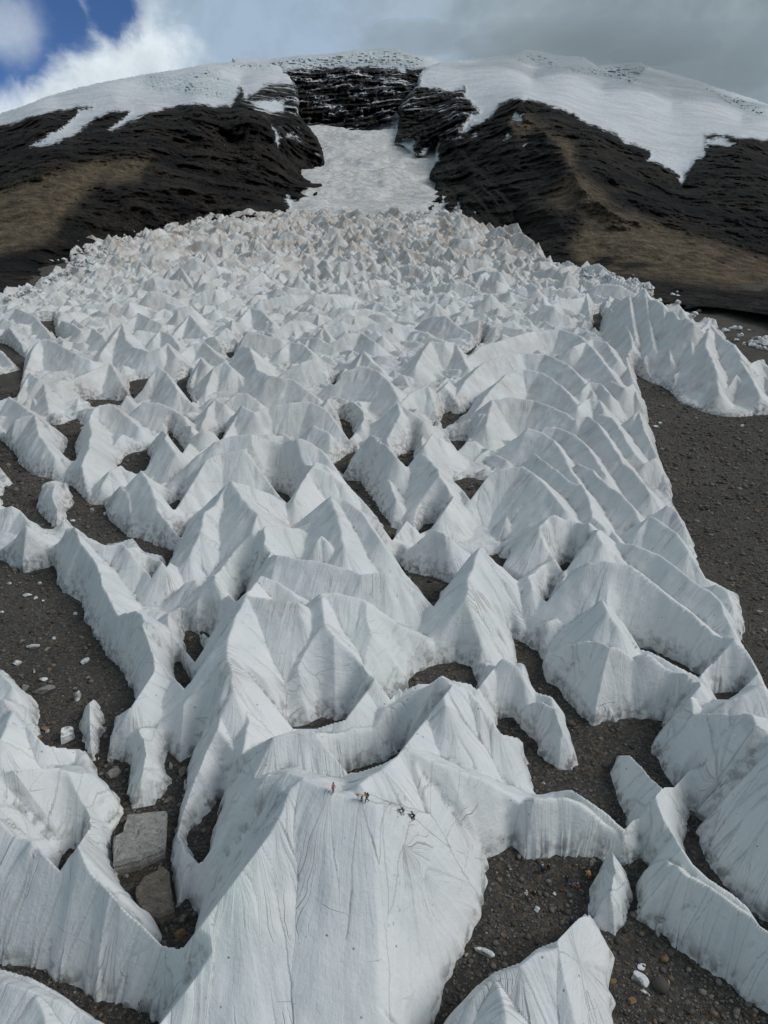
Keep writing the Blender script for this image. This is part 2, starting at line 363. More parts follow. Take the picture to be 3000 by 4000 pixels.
# --- right hand strip of ice
sail('D', .95, 'high toothed ice wall of the separate strip on the right, pale green face',
     [(985,330,14),(1005,288,20),(1030,300,20),(1060,278,25),(1095,290,25),(1125,248,30),(1150,300,26.5),(1175,300,28),(1205,320,29),(1225,350,26.5),(1250,348,28),(1275,385,26),(1310,378,28.5),(1340,400,27)],
     [(1060,278,25),(1072,370,19),(1088,470,14)],[(1125,248,30),(1145,380,21),(1165,500,14)],[(1205,320,29),(1222,440,19),(1240,560,11)],[(1310,378,28.5),(1328,480,19),(1345,590,11)])
sail('D', 1.15, 'ice shoulder continuing the high toothed wall toward the right edge',
     [(1340,400,27),(1370,430,23.5),(1405,398,24.5),(1440,440,22),(1470,470,21),(1510,490,20),(1540,540,18),(1575,580,15.5),(1620,560,16),(1680,600,13),(1760,640,9)],
     [(1405,420,24),(1390,500,19.5),(1420,560,17),(1440,620,13)])
sail('D', 1.2, 'steep ice cone in front of the right strip wall near the right edge',
     [(1350,600,9),(1385,540,15),(1405,520,16),(1420,600,11),(1415,680,6)])
sail('D', 1.0, 'second steep ice cone at the right edge above a dirty striped base',
     [(1480,690,7),(1525,622,12.5),(1560,680,8),(1580,740,4)],[(1590,640,11),(1640,620,12),(1700,680,8)])
sail('D', 1.1, 'crumbled ice apron below the pale green wall',
     [(1110,600,5),(1180,640,6),(1250,690,6),(1330,720,6),(1420,740,7),(1500,760,6),(1600,750,6),(1700,740,6)],[(1400,520,18),(1430,600,13),(1450,700,8)],[(1540,560,17),(1600,660,11),(1640,740,6)],
     [(1120,560,8),(1150,510,12),(1190,530,11),(1230,560,8),(1260,620,6)],[(1210,650,6),(1290,600,8),(1350,640,7)])
# --- tile F
sail('F', 1.35, 'huge smooth grey ice face right of centre, rounded on top',
     [(342,240,4),(370,150,9),(420,80,12.5),(500,35,15),(600,22,16.5),(655,60,16),(700,108,15),(745,160,14),(785,210,12.5)])
sail('F', 1.3, 'dark-flanked round ice dome below the huge smooth face',
     [(640,330,8),(690,270,12.5),(745,222,14.5),(830,222,15.5),(885,262,15.5),(915,310,15),(945,355,13.5),(1000,405,11),(1050,445,9)])
sail('F', 1.05, 'wavy ice ridge right of the huge smooth face',
     [(650,-30,11),(710,15,12),(768,58,13),(800,95,12),(855,100,13),(885,160,12.3),(900,240,11),(955,285,9.5),(1000,310,7)])
sail('F', 1.05, 'smooth curved ice ridge on the right flank ending in a scooped foot',
     [(840,8,13),(900,40,13),(950,90,12),(1030,150,11.5),(1085,205,10),(1112,265,7.5)])
sail('F', 1.05, 'short leaf-shaped ice ridge near the right moraine',
     [(1000,-20,11),(1060,28,12),(1110,80,11),(1150,140,9),(1195,210,5)])
sail('F', 1.0, 'rounded ice corner jutting onto the right moraine',
     [(1180,230,7),(1225,190,10),(1262,205,9.5),(1300,265,7.5),(1312,305,4)])
sail('F', 1.05, 'folded ice ridge beside the rounded corner on the right moraine',
     [(1100,300,9),(1150,240,12),(1200,262,12),(1262,312,11),(1320,385,9.5),(1368,445,7),(1382,500,4)])
sail('F', 1.05, 'long bent ice ridge along the right flank above the outermost ice lobe',
     [(985,300,8),(1020,350,10),(1090,365,11.5),(1180,400,11.5),(1250,450,11.5),(1320,508,11),(1400,555,10.5),(1455,605,10),(1505,690,8),(1545,770,4)])
sail('F', 1.0, 'outermost thin ice lobe against the dark right moraine',
     [(1375,545,6),(1440,535,9),(1525,575,9),(1557,650,7),(1558,735,4)])
sail('F', 1.3, 'very long smooth ice ridge descending to the right edge',
     [(690,600,6),(760,520,11),(830,465,14),(890,438,16.5),(960,434,17.3),(1060,450,17.5),(1115,482,17),(1200,542,16.3),(1300,632,15),(1400,702,13.5),(1480,735,12.5),(1560,792,11),(1605,855,9.5),(1632,940,6)])
sail('F', 0.95, 'small spiked ice crest on the slope of the very long ridge',
     [(905,690,11),(945,600,15),(965,650,14),(1005,710,12),(1020,790,9)])
sail('F', 1.1, 'crumpled low ice fold beside the black pocket right of centre',
     [(545,640,4),(575,570,7),(620,505,10),(690,450,10),(745,402,10.5),(810,385,9)], [(630,505,10),(640,560,9),(690,582,7)])
sail('F', 1.1, 'low grey ice sail between gravel pockets, left of the tall striped pyramid',
     [(85,410,5),(150,342,9.5),(222,287,13),(275,320,11),(335,375,7),(355,402,4)])
sail('F', 1.0, 'small shattered ice fin in the cleft near the centre',
     [(45,340,5),(60,270,8),(80,240,9),(120,290,6),(160,260,6)])
sail('F', 1.15, 'tall striped ice pyramid with a sharp tip, right of centre',
     [(415,376,17),(390,440,16),(362,515,15),(350,600,12.5),(370,700,9)],
     [(415,376,17),(350,455,13),(290,535,9),(235,610,6)],
     [(415,376,17),(470,450,13.5),(525,520,10.5),(552,575,7)])
sail('F', 1.1, 'low rounded ice toe left of the striped pyramid',
     [(170,700,4),(200,660,6),(260,665,7),(300,720,6)])
sail('F', 1.1, 'narrow ice shoulder with a pale green foot beside the gravel lane',
     [(455,865,9),(510,855,10),(565,880,10),(610,920,8),(637,990,4)],[(565,880,10),(560,980,6)])
sail('F', 1.0, 'dark cracked ice sail standing alone in the gravel lane',
     [(545,1045,5),(590,1015,8),(660,1015,9),(722,1040,10),(762,1100,8),(800,1165,5.5),(825,1220,3)],
     [(722,1040,10),(725,1130,7),(715,1210,4)])
sail('F', 1.15, 'broad ice sail with a beaked top and a shaded left face, lower right',
     [(675,920,5),(730,860,9.5),(800,790,13),(850,742,15.5),(890,735,16.5),(940,778,16.5),(953,850,15.5),(955,930,13),(950,1000,10)],
     [(940,778,16.5),(1000,795,14.5),(1050,822,13),(1095,850,12.3),(1150,825,13),(1200,862,12),(1240,880,12.3),(1285,892,12.5),(1330,930,11.5),(1380,965,9),(1432,1020,5.5)])
sail('F', 1.1, 'small fluted ice sail notched by a dark cleft, lower right',
     [(1150,1105,5),(1200,1040,9),(1268,964,13),(1300,1000,11.8),(1350,1030,9),(1420,1052,5)])
sail('F', 1.3, 'towering grey ice sail cut by the right edge with a bright narrow side',
     [(1190,1170,9),(1320,1108,14),(1400,1076,17),(1492,1055,21),(1515,1140,20.5),(1560,1190,20),(1600,1260,19.5),(1659,1340,19),(1760,1450,18)],
     [(1492,1055,21),(1560,1085,18.5),(1659,1110,17),(1760,1140,16)])
sail('F', 1.2, 'pale ice crest behind the towering right edge sail',
     [(1480,1045,12),(1545,1010,13.5),(1622,964,15),(1665,1020,13),(1740,1080,11)])
# --- tile H
sail('F', 1.2, 'pointed fluted ice sail below the arched gravel hollow',
     [(145,1045,11),(200,980,14),(252,937,16.5),(292,972,15),(350,985,13.8),(400,1040,12.5),(470,1090,11),(520,1130,9.5),(590,1160,7.5),(625,1240,5)],
     [(252,937,16.5),(270,1060,14),(300,1180,11)])
sail('F', 1.15, 'row of small lumpy ice humps left of the pointed fluted sail',
     [(0,1080,8),(35,1055,9.5),(60,1080,9),(105,1040,10.5),(140,1050,10)])
sail('H', 1.3, 'broad flat ice slope with fan-like cracks above the climbers\' ridge',
     [(-110,300,20),(-60,262,20),(0,232,20),(60,155,20),(100,140,20),(200,190,19),(315,225,18.5),(350,280,16.5),(420,330,14.5),(490,385,12.5)])
sail('H', 1.1, 'curved ice wall hanging over the main gravel patch',
     [(490,385,12.5),(560,357,12.8),(640,345,13.4),(720,335,14),(810,333,14.2),(880,378,13.8),(960,430,13),(1010,480,11),(1060,530,8.5),(1112,585,4)])
sail('H', 1.0, 'slim ragged ice fin standing in the gravel, lower right',
     [(972,240,6),(1010,183,12.5),(1060,190,12.5),(1110,238,12.3),(1142,285,11.3),(1165,360,10),(1230,450,8),(1292,570,4)],
     [(1142,285,11.3),(1230,322,8),(1300,312,7)])
sail('H', 1.0, 'scooped ice spur joining the slim ragged fin to the towering sail',
     [(1290,320,6),(1330,240,9.5),(1420,225,10.5),(1475,290,9),(1500,250,11)])
sail('H', 0.95, 'lens-shaped ice block lying alone on the main gravel patch',
     [(938,628,5.5),(970,637,7.5),(965,700,7.8),(940,745,7.5),(905,800,5)], [(970,637,7.5),(1020,740,6.5),(1020,830,5),(1005,920,3)])
sail('H', 1.15, 'ice sail with a sharp tip and fan cracks at the bottom edge, below the people',
     [(230,1360,7),(300,1290,8.5),(380,1200,10.5),(480,1122,12),(590,1080,13.2),(660,1022,13.4),(750,990,13.2),(800,930,14),(865,863,16.5),(905,905,14),(955,970,10),(990,1040,6)],
     [(485,1125,12),(515,1225,12),(530,1340,12),(540,1420,12)], [(865,863,16.5),(890,980,14.5),(940,1120,12),(960,1260,10)])
sail('H', 1.05, 'long grey ice sail with a scalloped foot in the bottom right corner',
     [(1095,700,5),(1125,620,9),(1165,556,13),(1220,600,14),(1320,660,15),(1400,718,16),(1520,790,16.5),(1570,850,16.3),(1605,950,16),(1659,1060,16),(1740,1180,15)])
sail('H', 0.9, 'small broken ice shards squeezed between two right edge sails',
     [(1310,640,4),(1345,600,5.5),(1385,570,5)])

# ------------------------------------------------------------------ bare moraine between the ice, traced at ground level
GRAVEL = [
 ('H', [(445,620),(520,585),(550,560),(600,612),(690,612),(760,602),(920,608),(1040,640),(1110,606),(1140,640),(1095,720),(1085,870),(1120,900),(1200,930),(1270,1000),(1330,1050),(1450,1120),(1560,1220),(1659,1300),(1900,1500),(1700,1700),(1000,1700),(1000,1327),(985,1150),(990,1040),(930,930),(865,865),(800,930),(750,985),(660,1020),(590,1080),(480,1120),(380,1200),(260,1327),(180,1450),(120,1500),(215,1327),(270,1160),(310,1090),(360,980),(420,870),(445,720)]),
 ('H', [(495,10),(545,10),(580,55),(640,100),(690,190),(750,235),(850,215),(830,150),(805,60),(860,60),(900,60),(940,40),(1000,15),(1070,8),(1150,25),(1200,20),(1205,60),(1145,130),(1190,180),(1220,250),(1260,310),(1300,312),(1200,322),(1150,280),(1110,230),(1060,180),(1010,180),(970,240),(1000,330),(1040,420),(1050,510),(1010,480),(960,430),(880,375),(810,330),(720,330),(655,342),(650,310),(620,220),(620,150),(580,105),(500,85)]),
 ('F', [(555,765),(600,785),(655,820),(660,870),(690,960),(740,980),(790,1050),(850,1110),(900,1160),(1000,1130),(1080,1110),(1190,1125),(1180,1180),(1000,1190),(860,1220),(810,1200),(770,1100),(720,1030),(650,1010),(640,960),(620,900),(580,850)]),
 ('F', [(305,88),(345,75),(390,75),(432,95),(410,125),(370,180),(345,130)]),
 ('F', [(60,440),(110,480),(200,500),(285,540),(240,580),(215,640),(190,620),(150,560),(90,500)]),
 ('F', [(0,1050),(60,1010),(112,985),(120,950),(150,915),(230,880),(310,870),(370,890),(400,950),(405,1010),(370,975),(320,965),(290,960),(250,938),(200,975),(150,975),(60,1020),(0,1060)]),
 ('F', [(448,412),(490,402),(530,430),(500,465),(470,440)]),
 ('F', [(765,452),(805,440),(790,480),(765,488)]),
 ('F', [(690,600),(725,570),(700,640)]),
 ('F', [(180,275),(220,270),(205,300),(170,315),(145,330),(160,300)]),
 ('F', [(1040,810),(1150,822),(1250,868),(1370,930),(1365,950),(1250,892),(1150,836)]),
 ('F', [(1425,1010),(1500,1000),(1550,1005),(1490,1042),(1430,1042)]),
 ('F', [(-5,260),(20,275),(45,350),(30,350),(0,300)]),
 ('D', [(238,828),(265,785),(330,795),(372,772),(362,792),(320,815),(262,858)]),
 ('D', [(280,910),(355,908),(350,930),(318,962)]),
 ('D', [(60,980),(125,950),(122,1010),(90,1045),(70,1010)]),
 ('D', [(340,540),(430,480),(380,530),(350,556)]),
 ('D', [(905,365),(935,355),(940,380),(925,460),(905,450)]),
 ('H', [(1310,430),(1330,410),(1385,455),(1350,490),(1400,620),(1440,680),(1520,780),(1580,830),(1620,870),(1700,900),(1700,970),(1620,920),(1570,840),(1500,780),(1400,715),(1330,650),(1300,600),(1290,560)]),
 # left basin and gully
 ('E', [(-150,400),(0,428),(30,445),(90,492),(160,475),(225,455),(240,520),(260,570),(310,580),(350,610),(365,700),(425,780),(475,870),(548,950),(560,990),(582,1050),(570,1075),(500,1120),(455,1150),(440,1217),(400,1260),(330,1260),(240,1250),(190,1240),(170,1190),(175,1100),(150,1030),(100,1010),(60,950),(0,905),(-150,870)]),
 ('G', [(160,100),(240,130),(340,150),(400,190),(450,285),(520,370),(532,400),(515,450),(478,500),(488,560),(490,640),(540,740),(600,840),(680,880),(700,960),(690,1005),(770,1020),(800,1010),(830,950),(850,860),(805,800),(762,830),(745,700),(742,560),(770,430),(790,330),(805,255),(815,190),(850,160),(780,195),(725,150),(712,200),(738,290),(700,345),(620,392),(570,388),(558,330),(552,215),(500,190),(450,185),(430,200),(400,150),(340,60),(345,0),(300,-20),(200,0)]),
 ('G', [(440,130),(455,60),(475,0),(495,-30),(490,40),(465,120),(452,185),(430,195)]),
 ('G', [(950,350),(942,430),(905,560),(882,640),(852,650),(835,600),(805,560),(820,490),(870,440),(910,390)]),
 ('G', [(1470,262),(1550,225),(1659,192),(1700,165),(1735,142),(1715,185),(1659,215),(1560,250)]),
 ('G', [(250,705),(262,600),(300,568),(345,566),(320,600),(285,640)]),
 ('G', [(-150,1060),(0,1072),(60,1080),(200,1100),(240,1140),(360,1170),(410,1230),(440,1220),(540,1250),(640,1290),(680,1340),(640,1420),(500,1380),(440,1340),(330,1252),(220,1192),(130,1145),(0,1108),(-150,1090)]),
 ('E', [(798,728),(850,755),(872,830),(845,885),(820,850),(800,790)]),
 ('E', [(872,745),(910,760),(915,785),(890,770)]),
 ('E', [(765,875),(800,930),(830,965),(790,1005),(772,950)]),
 ('E', [(1045,570),(1060,560),(1040,640),(1025,635)]),
 ('E', [(645,500),(665,505),(655,520)]),
 ('E', [(20,120),(100,75),(200,72),(300,108),(350,150),(385,190),(450,190),(470,270),(545,322),(640,350),(752,388),(742,430),(715,480),(712,420),(620,402),(575,342),(510,362),(450,366),(380,340),(292,262),(260,300),(205,300),(120,262),(90,208),(20,190)]),
 ('C', [(520,1015),(570,970),(620,955),(650,990),(632,1040),(590,1060),(540,1040)]),
 ('E', [(735,190),(770,165),(785,180),(760,220),(740,215)]),
 ('E', [(770,330),(790,322),(785,350)]),
 ('C', [(735,880),(760,900),(800,950),(790,975),(745,920)]),
 ('E', [(1185,130),(1240,148),(1262,168),(1240,192),(1205,158)]),
 ('E', [(1480,78),(1550,92),(1600,150),(1659,248),(1700,310),(1680,310),(1620,240),(1560,172),(1500,110)]),
 ('E', [(1255,1150),(1340,1148),(1385,1103),(1450,1118),(1505,1100),(1495,1130),(1370,1168),(1260,1172)]),
 ('C', [(-150,470),(20,488),(105,552),(98,620),(75,725),(0,742),(-150,760)]),
 ('C', [(178,392),(230,390),(240,450),(285,500),(255,482),(200,440)]),
 ('C', [(560,655),(640,645),(612,700),(577,738),(560,690)]),
 ('C', [(765,650),(818,628),(802,690),(840,765),(795,712),(770,682)]),
 ('C', [(345,735),(430,728),(540,735),(520,762),(470,752),(405,770),(380,742)]),
 ('C', [(-150,850),(0,900),(60,975),(110,1045),(225,1078),(255,1120),(150,1140),(60,1100),(0,1030),(-150,980)]),
 ('C', [(200,835),(250,842),(332,815),(352,870),(322,930),(332,1000),(300,1000),(272,972),(300,908),(250,870)]),
 ('C', [(1470,812),(1512,832),(1530,890),(1505,915),(1485,870)]),
 ('C', [(1440,1010),(1500,975),(1525,960),(1485,1062),(1460,1045)]),
 ('C', [(942,882),(970,870),(965,905),(945,915)]),
 ('C', [(975,528),(1015,522),(1005,558),(985,552)]),
 ('C', [(1430,665),(1455,648),(1442,690)]),
 ('C', [(1095,240),(1110,245),(1105,262),(1085,250)]),
 # the wide lateral moraines
 ('D', [(1086,622),(1150,655),(1230,692),(1280,745),(1400,792),(1500,808),(1659,795),(2200,790),(2600,1106),(2600,2300),(1800,2100),(1659,2005),(1640,1960),(1632,1945),(1600,1880),(1540,1790),(1560,1730),(1535,1580),(1440,1535),(1382,1510),(1370,1440),(1312,1300),(1300,1265),(1250,1190),(1240,1105),(1180,965),(1170,900),(1145,820),(1135,760),(1100,680)]),
 ('D', [(380,0),(450,22),(530,20),(600,40),(640,90),(700,130),(740,160),(800,180),(880,205),(960,225),(1080,250),(1150,262),(1190,310),(1240,352),(1300,382),(1360,405),(1430,400),(1470,450),(1510,500),(1560,575),(1640,560),(1700,640),(2300,700),(2500,300),(1500,-60),(700,-120),(440,-60)]),
 ('C', [(-400,330),(0,300),(25,282),(100,268),(130,252),(200,238),(212,212),(260,192),(285,178),(330,160),(300,130),(280,100),(400,66),(560,42),(660,12),(760,0),(860,-30),(1100,-60),(1240,-90),(1200,-160),(600,-60),(-300,60),(-500,200)]),
]
ISLAND = [
 ('H', [(885,820),(890,900),(930,918),(1005,950),(1050,870),(1078,790),(1060,720),(1040,680),(1000,625),(945,612),(915,680),(885,740)]),
 ('H', [(575,30),(640,100),(660,160),(710,200),(760,225),(830,212),(820,130),(800,40),(780,0),(720,-60),(620,-90),(545,-50)]),
 ('E', [(155,205),(180,105),(240,88),(300,108),(322,180),(285,220),(292,270),(245,308),(205,262)]),
 ('E', [(345,1150),(350,1090),(410,1040),(455,1100),(450,1170),(430,1250),(415,1300),(375,1290),(350,1200)]),
 ('C', [(-150,460),(0,515),(45,560),(85,602),(0,625),(-150,640)]),
]

# ------------------------------------------------------------------ the height field of the whole glacier on a fan-shaped grid
Y0, Y1, DR = 40.0, 3700.0, 0.0030
NR = int(math.log(Y1 / Y0) / DR) + 1
NC = 1000
rowY = Y0 * np.exp(np.arange(NR) * DR)
rowW = 0.80 - 0.20 * sstep(120, 420, rowY)
U = np.linspace(-1, 1, NC)
YY = np.repeat(rowY[:, None], NC, 1)
XX = YY * rowW[:, None] * U[None, :]
GG = ground(XX, YY)

def block(xmin, xmax, ymin, ymax):
    r0 = int(max(0, math.floor(math.log(max(ymin, Y0) / Y0) / DR))); r1 = int(min(NR, math.ceil(math.log(max(ymax, Y0 * 1.001) / Y0) / DR) + 1))
    if r1 <= r0: return None
    w = rowW[r0:r1] * rowY[r0:r1]
    lo = (xmin / w).min(); hi = (xmax / w).max()
    c0 = int(np.clip(math.floor((lo + 1) / 2 * (NC - 1)), 0, NC)); c1 = int(np.clip(math.ceil((hi + 1) / 2 * (NC - 1)) + 1, 0, NC))
    if c1 <= c0: return None
    return slice(r0, r1), slice(c0, c1)

# ice floor: low folded ice wherever no sail stands
far = sstep(500, 1300, YY)
HH = 0.7 + 1.8 * (fbm(XX / 14, YY / 14, 3, 5, ridged=True) * 0.5 + 0.5) + far * 1.0
ID = np.full(HH.shape, -1, np.int32)
SU = XX * 0.7 + 0.0; SVv = YY * 0.7
RAWMAX = HH.copy()

def add_sail(pid, polys, k, p=1.2):
    """polys: list of [(X, Y, h)]"""
    global HH, ID, SU, SVv, RAWMAX
    k *= 0.97
    allp = [q for pl in polys for q in pl]
    hm = max(q[2] for q in allp); R = hm * k * 1.02 + 1
    b = block(min(q[0] for q in allp) - R, max(q[0] for q in allp) + R, min(q[1] for q in allp) - R, max(q[1] for q in allp) + R)
    if b is None: return
    X = XX[b]; Y = YY[b]
    # a slow warp keeps aretes and valleys from being ruler straight
    wx = X + 0.6 * fbm(X / 6.0, Y / 6.0, 2, 11) * min(1, hm / 10); wy = Y + 0.6 * fbm(X / 6.0 + 40, Y / 6.0, 2, 12) * min(1, hm / 10)
    best = np.full(X.shape, -1e9); bs = np.zeros(X.shape); bd = np.zeros(X.shape)
    s0 = pid * 13.7 % 97
    for pl in polys:
        for (x1, y1, h1), (x2, y2, h2) in zip(pl[:-1], pl[1:]):
            dx, dy = x2 - x1, y2 - y1; L2 = dx * dx + dy * dy + 1e-9; L = math.sqrt(L2)
            tr = ((wx - x1) * dx + (wy - y1) * dy) / L2; t = np.clip(tr, 0, 1)
            ex = wx - x1 - t * dx; ey = wy - y1 - t * dy
            d = np.sqrt(ex * ex + ey * ey)
            h = h1 + (h2 - h1) * t
            rr = 0.12 + 0.010 * hm
            dd = np.sqrt(d * d + rr * rr) - rr
            q = np.clip(1 - dd / (k * h + 0.5), 0, 1)
            val = h * q ** p
            ang = np.where(np.abs(tr - t) > 1e-6, np.arctan2(ex * dy - ey * dx, ex * dx + ey * dy), 0)
            m = val > best
            best = np.where(m, val, best)
            bs = np.where(m, s0 + t * L + np.where(tr > 1, -ang, ang) * 5.0, bs); bd = np.where(m, d, bd)
            s0 += L
    # runnels down the fall line, growing below the crest
    far_f = np.clip(220.0 / np.maximum(Y, 1), 0.15, 1)
    win = sstep(0.3, 4.0, bd) * sstep(0.2, 3.0, best)
    fl = 0.62 * (0.75 * pn(bs / 4.2, bd / 30, 31) + 0.20 * pn(bs / 1.3, bd / 14, 32) * far_f + 0.05 * pn(bs / 0.5, bd / 9, 33) * (far_f > .6))
    best = best + win * fl * (0.5 + 0.5 * min(1.5, hm / 14)) * np.clip(0.75 + 1.0 * pn(X / 9, Y / 9, 35), .15, 1.6)
    best = best + 0.45 * fbm(X / 6.0, Y / 6.0, 2, 36) * sstep(0.5, 4, best)
    cur = HH[b]
    ks = 0.4
    mx = np.maximum(cur, best); hs = mx + np.maximum(ks - np.abs(cur - best), 0) ** 2 / (4 * ks)
    m = best > cur
    HH[b] = hs; ID[b] = np.where(m, pid, ID[b]); SU[b] = np.where(m, bs, SU[b]); SVv[b] = np.where(m, bd, SVv[b])

random.seed(7); rng = np.random.default_rng(7)
# distant field of small pinnacles, drawn at random where no traced sail stands
CR = []
HSC = {'C': 1.22, 'D': 1.15, 'E': 1.08, 'F': 1.05}
pid = 0
handpts = []
for (tile, k, label, polys) in S:
    hs_ = HSC.get(tile, 1.0)
    pl = [[P(tile, x, y, h * hs_) + (h * hs_,) for (x, y, h) in poly] for poly in polys]
    CR.append((pid, k, label, pl)); pid += 1
    for q in pl:
        for a, c in zip(q[:-1], q[1:]):
            for t in (0, .5, 1): handpts.append((a[0] + (c[0] - a[0]) * t, a[1] + (c[1] - a[1]) * t))
NHAND = pid
handpts = np.array(handpts)
def to_f(x, y, z):
    p = rad(PITCH); zz = z - CAMZ
    yc = y * math.sin(p) + zz * math.cos(p); dc = y * math.cos(p) - zz * math.sin(p)
    return (1500 + FPX * x / dc) / SC, (2000 - FPX * yc / dc) / SC
cand = []
Yc = 115.0
while Yc < 1560:
    size = (13.5 + 0.001 * Yc) * (1 - .18 * (Yc > 700))
    w = 0.60 * Yc
    n = int(2 * w / size)
    for i in range(n):
        x = -w + (i + rng.random()) * size; y = Yc + rng.uniform(-.5, .5) * size
        fx, fy = to_f(x, y, float(ground(x, y)) + 9)
        inner = fy > 740 or (fy > 680 and fx > 1130)
        dmin = np.hypot(handpts[:, 0] - x, handpts[:, 1] - y).min()
        if dmin < (6.5 if inner else 9): continue
        if inner and fx > 1340: continue
        cand.append((x, y, fx, fy, inner))
    Yc += size * 0.95
print("random pinnacles", len(cand))
PINN = []
for (x, y, fx, fy, inner) in cand:
    hgt = float(np.clip(math.exp(rng.normal(2.25, .36)), 4.5, 21))
    if fx < 330: hgt *= 0.75
    if inner: hgt = float(rng.uniform(4.0, 8.5))
    if y > 1100: hgt *= 1.25
    if y > 750: hgt *= 1.3; kk = .8
    a = rng.normal(0.25 if fx < 700 else -0.35, 0.55)
    if y > 750: a = math.pi / 2 + rng.normal(-0.35 if fx < 650 else .35, .35) if rng.random() < .65 else rng.normal(0, .4)
    n = rng.integers(2, 5); L = hgt * rng.uniform(1.0, 3.0) * (1.0 if y < 750 else .8)
    pts = []
    for j in range(n + 1):
        t = j / n - .5
        hh = hgt * (1 - 1.1 * abs(t + rng.uniform(-.15, .15)) ** 1.2) * rng.uniform(.85, 1.0)
        pts.append((x + L * t * math.cos(a) + rng.normal(0, 1.1), y + L * t * math.sin(a) + rng.normal(0, 1.4) - 3 * (0.25 - t * t), max(hh, 2.5)))
    polys = [pts]
    if rng.random() < .5:
        m = pts[n // 2]; b = a - math.pi / 2 + rng.normal(0, .5)
        polys.append([m, (m[0] + 5 * math.cos(b), m[1] + 5 * math.sin(b), m[2] * .8), (m[0] + 9 * math.cos(b), m[1] + 10 * math.sin(b), m[2] * .45)])
    PINN.append((pid, rng.uniform(.8, 1.25) * (.78 if y > 750 else 1.05), polys, (fx, fy, y))); pid += 1
for (i, k, polys, _) in PINN: add_sail(i, polys, k, 1.2)
for (i, k, label, polys) in CR: add_sail(i, polys, k)

# distance to bare moraine
DG = np.full(HH.shape, 60.0)
def sdf(poly, X, Y):
    n = len(poly); d = np.full(X.shape, 1e18); ins = np.zeros(X.shape, bool)
    for i in range(n):
        x1, y1 = poly[i]; x2, y2 = poly[(i + 1) % n]
        dx, dy = x2 - x1, y2 - y1
        t = np.clip(((X - x1) * dx + (Y - y1) * dy) / (dx * dx + dy * dy + 1e-12), 0, 1)
        d = np.minimum(d, (X - x1 - t * dx) ** 2 + (Y - y1 - t * dy) ** 2)
        c = ((y1 > Y) != (y2 > Y))
        with np.errstate(divide='ignore', invalid='ignore'):
            ins ^= c & (X < (x2 - x1) * (Y - y1) / (y2 - y1 + 1e-15) + x1)
    d = np.sqrt(d); return np.where(ins, -d, d)
def subdiv(tile, pts, n=3):
    """keeps straight image edges straight on the ground"""
    out = []
    for i in range(len(pts)):
        (x1, y1), (x2, y2) = pts[i], pts[(i + 1) % len(pts)]
        for j in range(n):
            t = j / n; out.append(P(tile, x1 + (x2 - x1) * t, y1 + (y2 - y1) * t, 0.0))
    return out
for (tile, pts) in GRAVEL:
    pl = subdiv(tile, pts, 1)
    xs = [q[0] for q in pl]; ys = [q[1] for q in pl]
    b = block(min(xs) - 22, max(xs) + 22, min(ys) - 22, max(ys) + 22)
    if b is None: continue
    DG[b] = np.minimum(DG[b], sdf(pl, XX[b], YY[b]))
for (tile, pts) in ISLAND:
    pl = subdiv(tile, pts, 1)
    xs = [q[0] for q in pl]; ys = [q[1] for q in pl]
    b = block(min(xs) - 3, max(xs) + 3, min(ys) - 3, max(ys) + 3)
    if b is None: continue
    DG[b] = np.maximum(DG[b], -sdf(pl, XX[b], YY[b]))
# ragged foot
nearf = np.clip(YY / 110, .6, 4)
DGn = DG + 0.45 * nearf ** .5 * fbm(XX / 5.5, YY / 5.5, 2, 61) + (0.60 * pn(SU / 1.5, SVv / 10, 62)) * (ID >= 0) * sstep(2.2, 0, DG) - 0.1
lim = np.where(DGn > 0, 2.7 * np.maximum(DGn, 0) ** 0.95, DGn * 2.5)
ks = 0.7
HH = HH * (1 - np.exp(-np.maximum(DGn, 0) / 1.3))
HI = np.minimum(HH, lim) - np.maximum(ks - np.abs(HH - lim), 0) ** 2 / (4 * ks)
p_ = rad(PITCH)
FXA = (1500 + FPX * XX / (YY * math.cos(p_) - (GG - CAMZ) * math.sin(p_))) / SC
# far icefall: rough low blocks
cor = sstep(1450, 1650, YY)
arc = YY + (XX + 60) ** 2 / 300.0
rough = 6 + 30 * fbm(XX / 190, YY / 240, 3, 74) + 8 * fbm(XX / 70, arc / 42, 6, 71, 0.6, ridged=True) * (0.35 + 0.65 * sstep(-.3, .4, fbm(XX / 150, YY / 260, 3, 72))) * (1 - .35 * sstep(2400, 3300, YY))
rough = np.maximum(rough, 1.2 + .5 * pn(XX / 20, YY / 20, 79))
HI = HI * (1 - cor) + cor * (rough + np.minimum(DG, 0) * 0)
pit = sstep(0.0, 0.2, fbm(XX / 30, YY / 30, 3, 77)) * sstep(90, 150, YY) * (1 - cor)
HI = HI - pit * sstep(2.4, 1.2, HI) * 4.0
HI = np.where((YY > 1650) & ((FXA > 1030) | (FXA < 590)), -3.0, HI)
HI = np.maximum(HI, -3.0)
ZZ = GG + HI

GZ = GG + 0.5 * fbm(XX / 12, YY / 12, 4, 81) + 0.16 * fbm(XX / 1.4, YY / 1.4, 4, 82) * np.clip(200 / YY, 0.2, 1) + 8 * fbm(XX / 130, YY / 130, 4, 83) * sstep(250, 900, YY) * sstep(2, 18, -DG) - 0.1

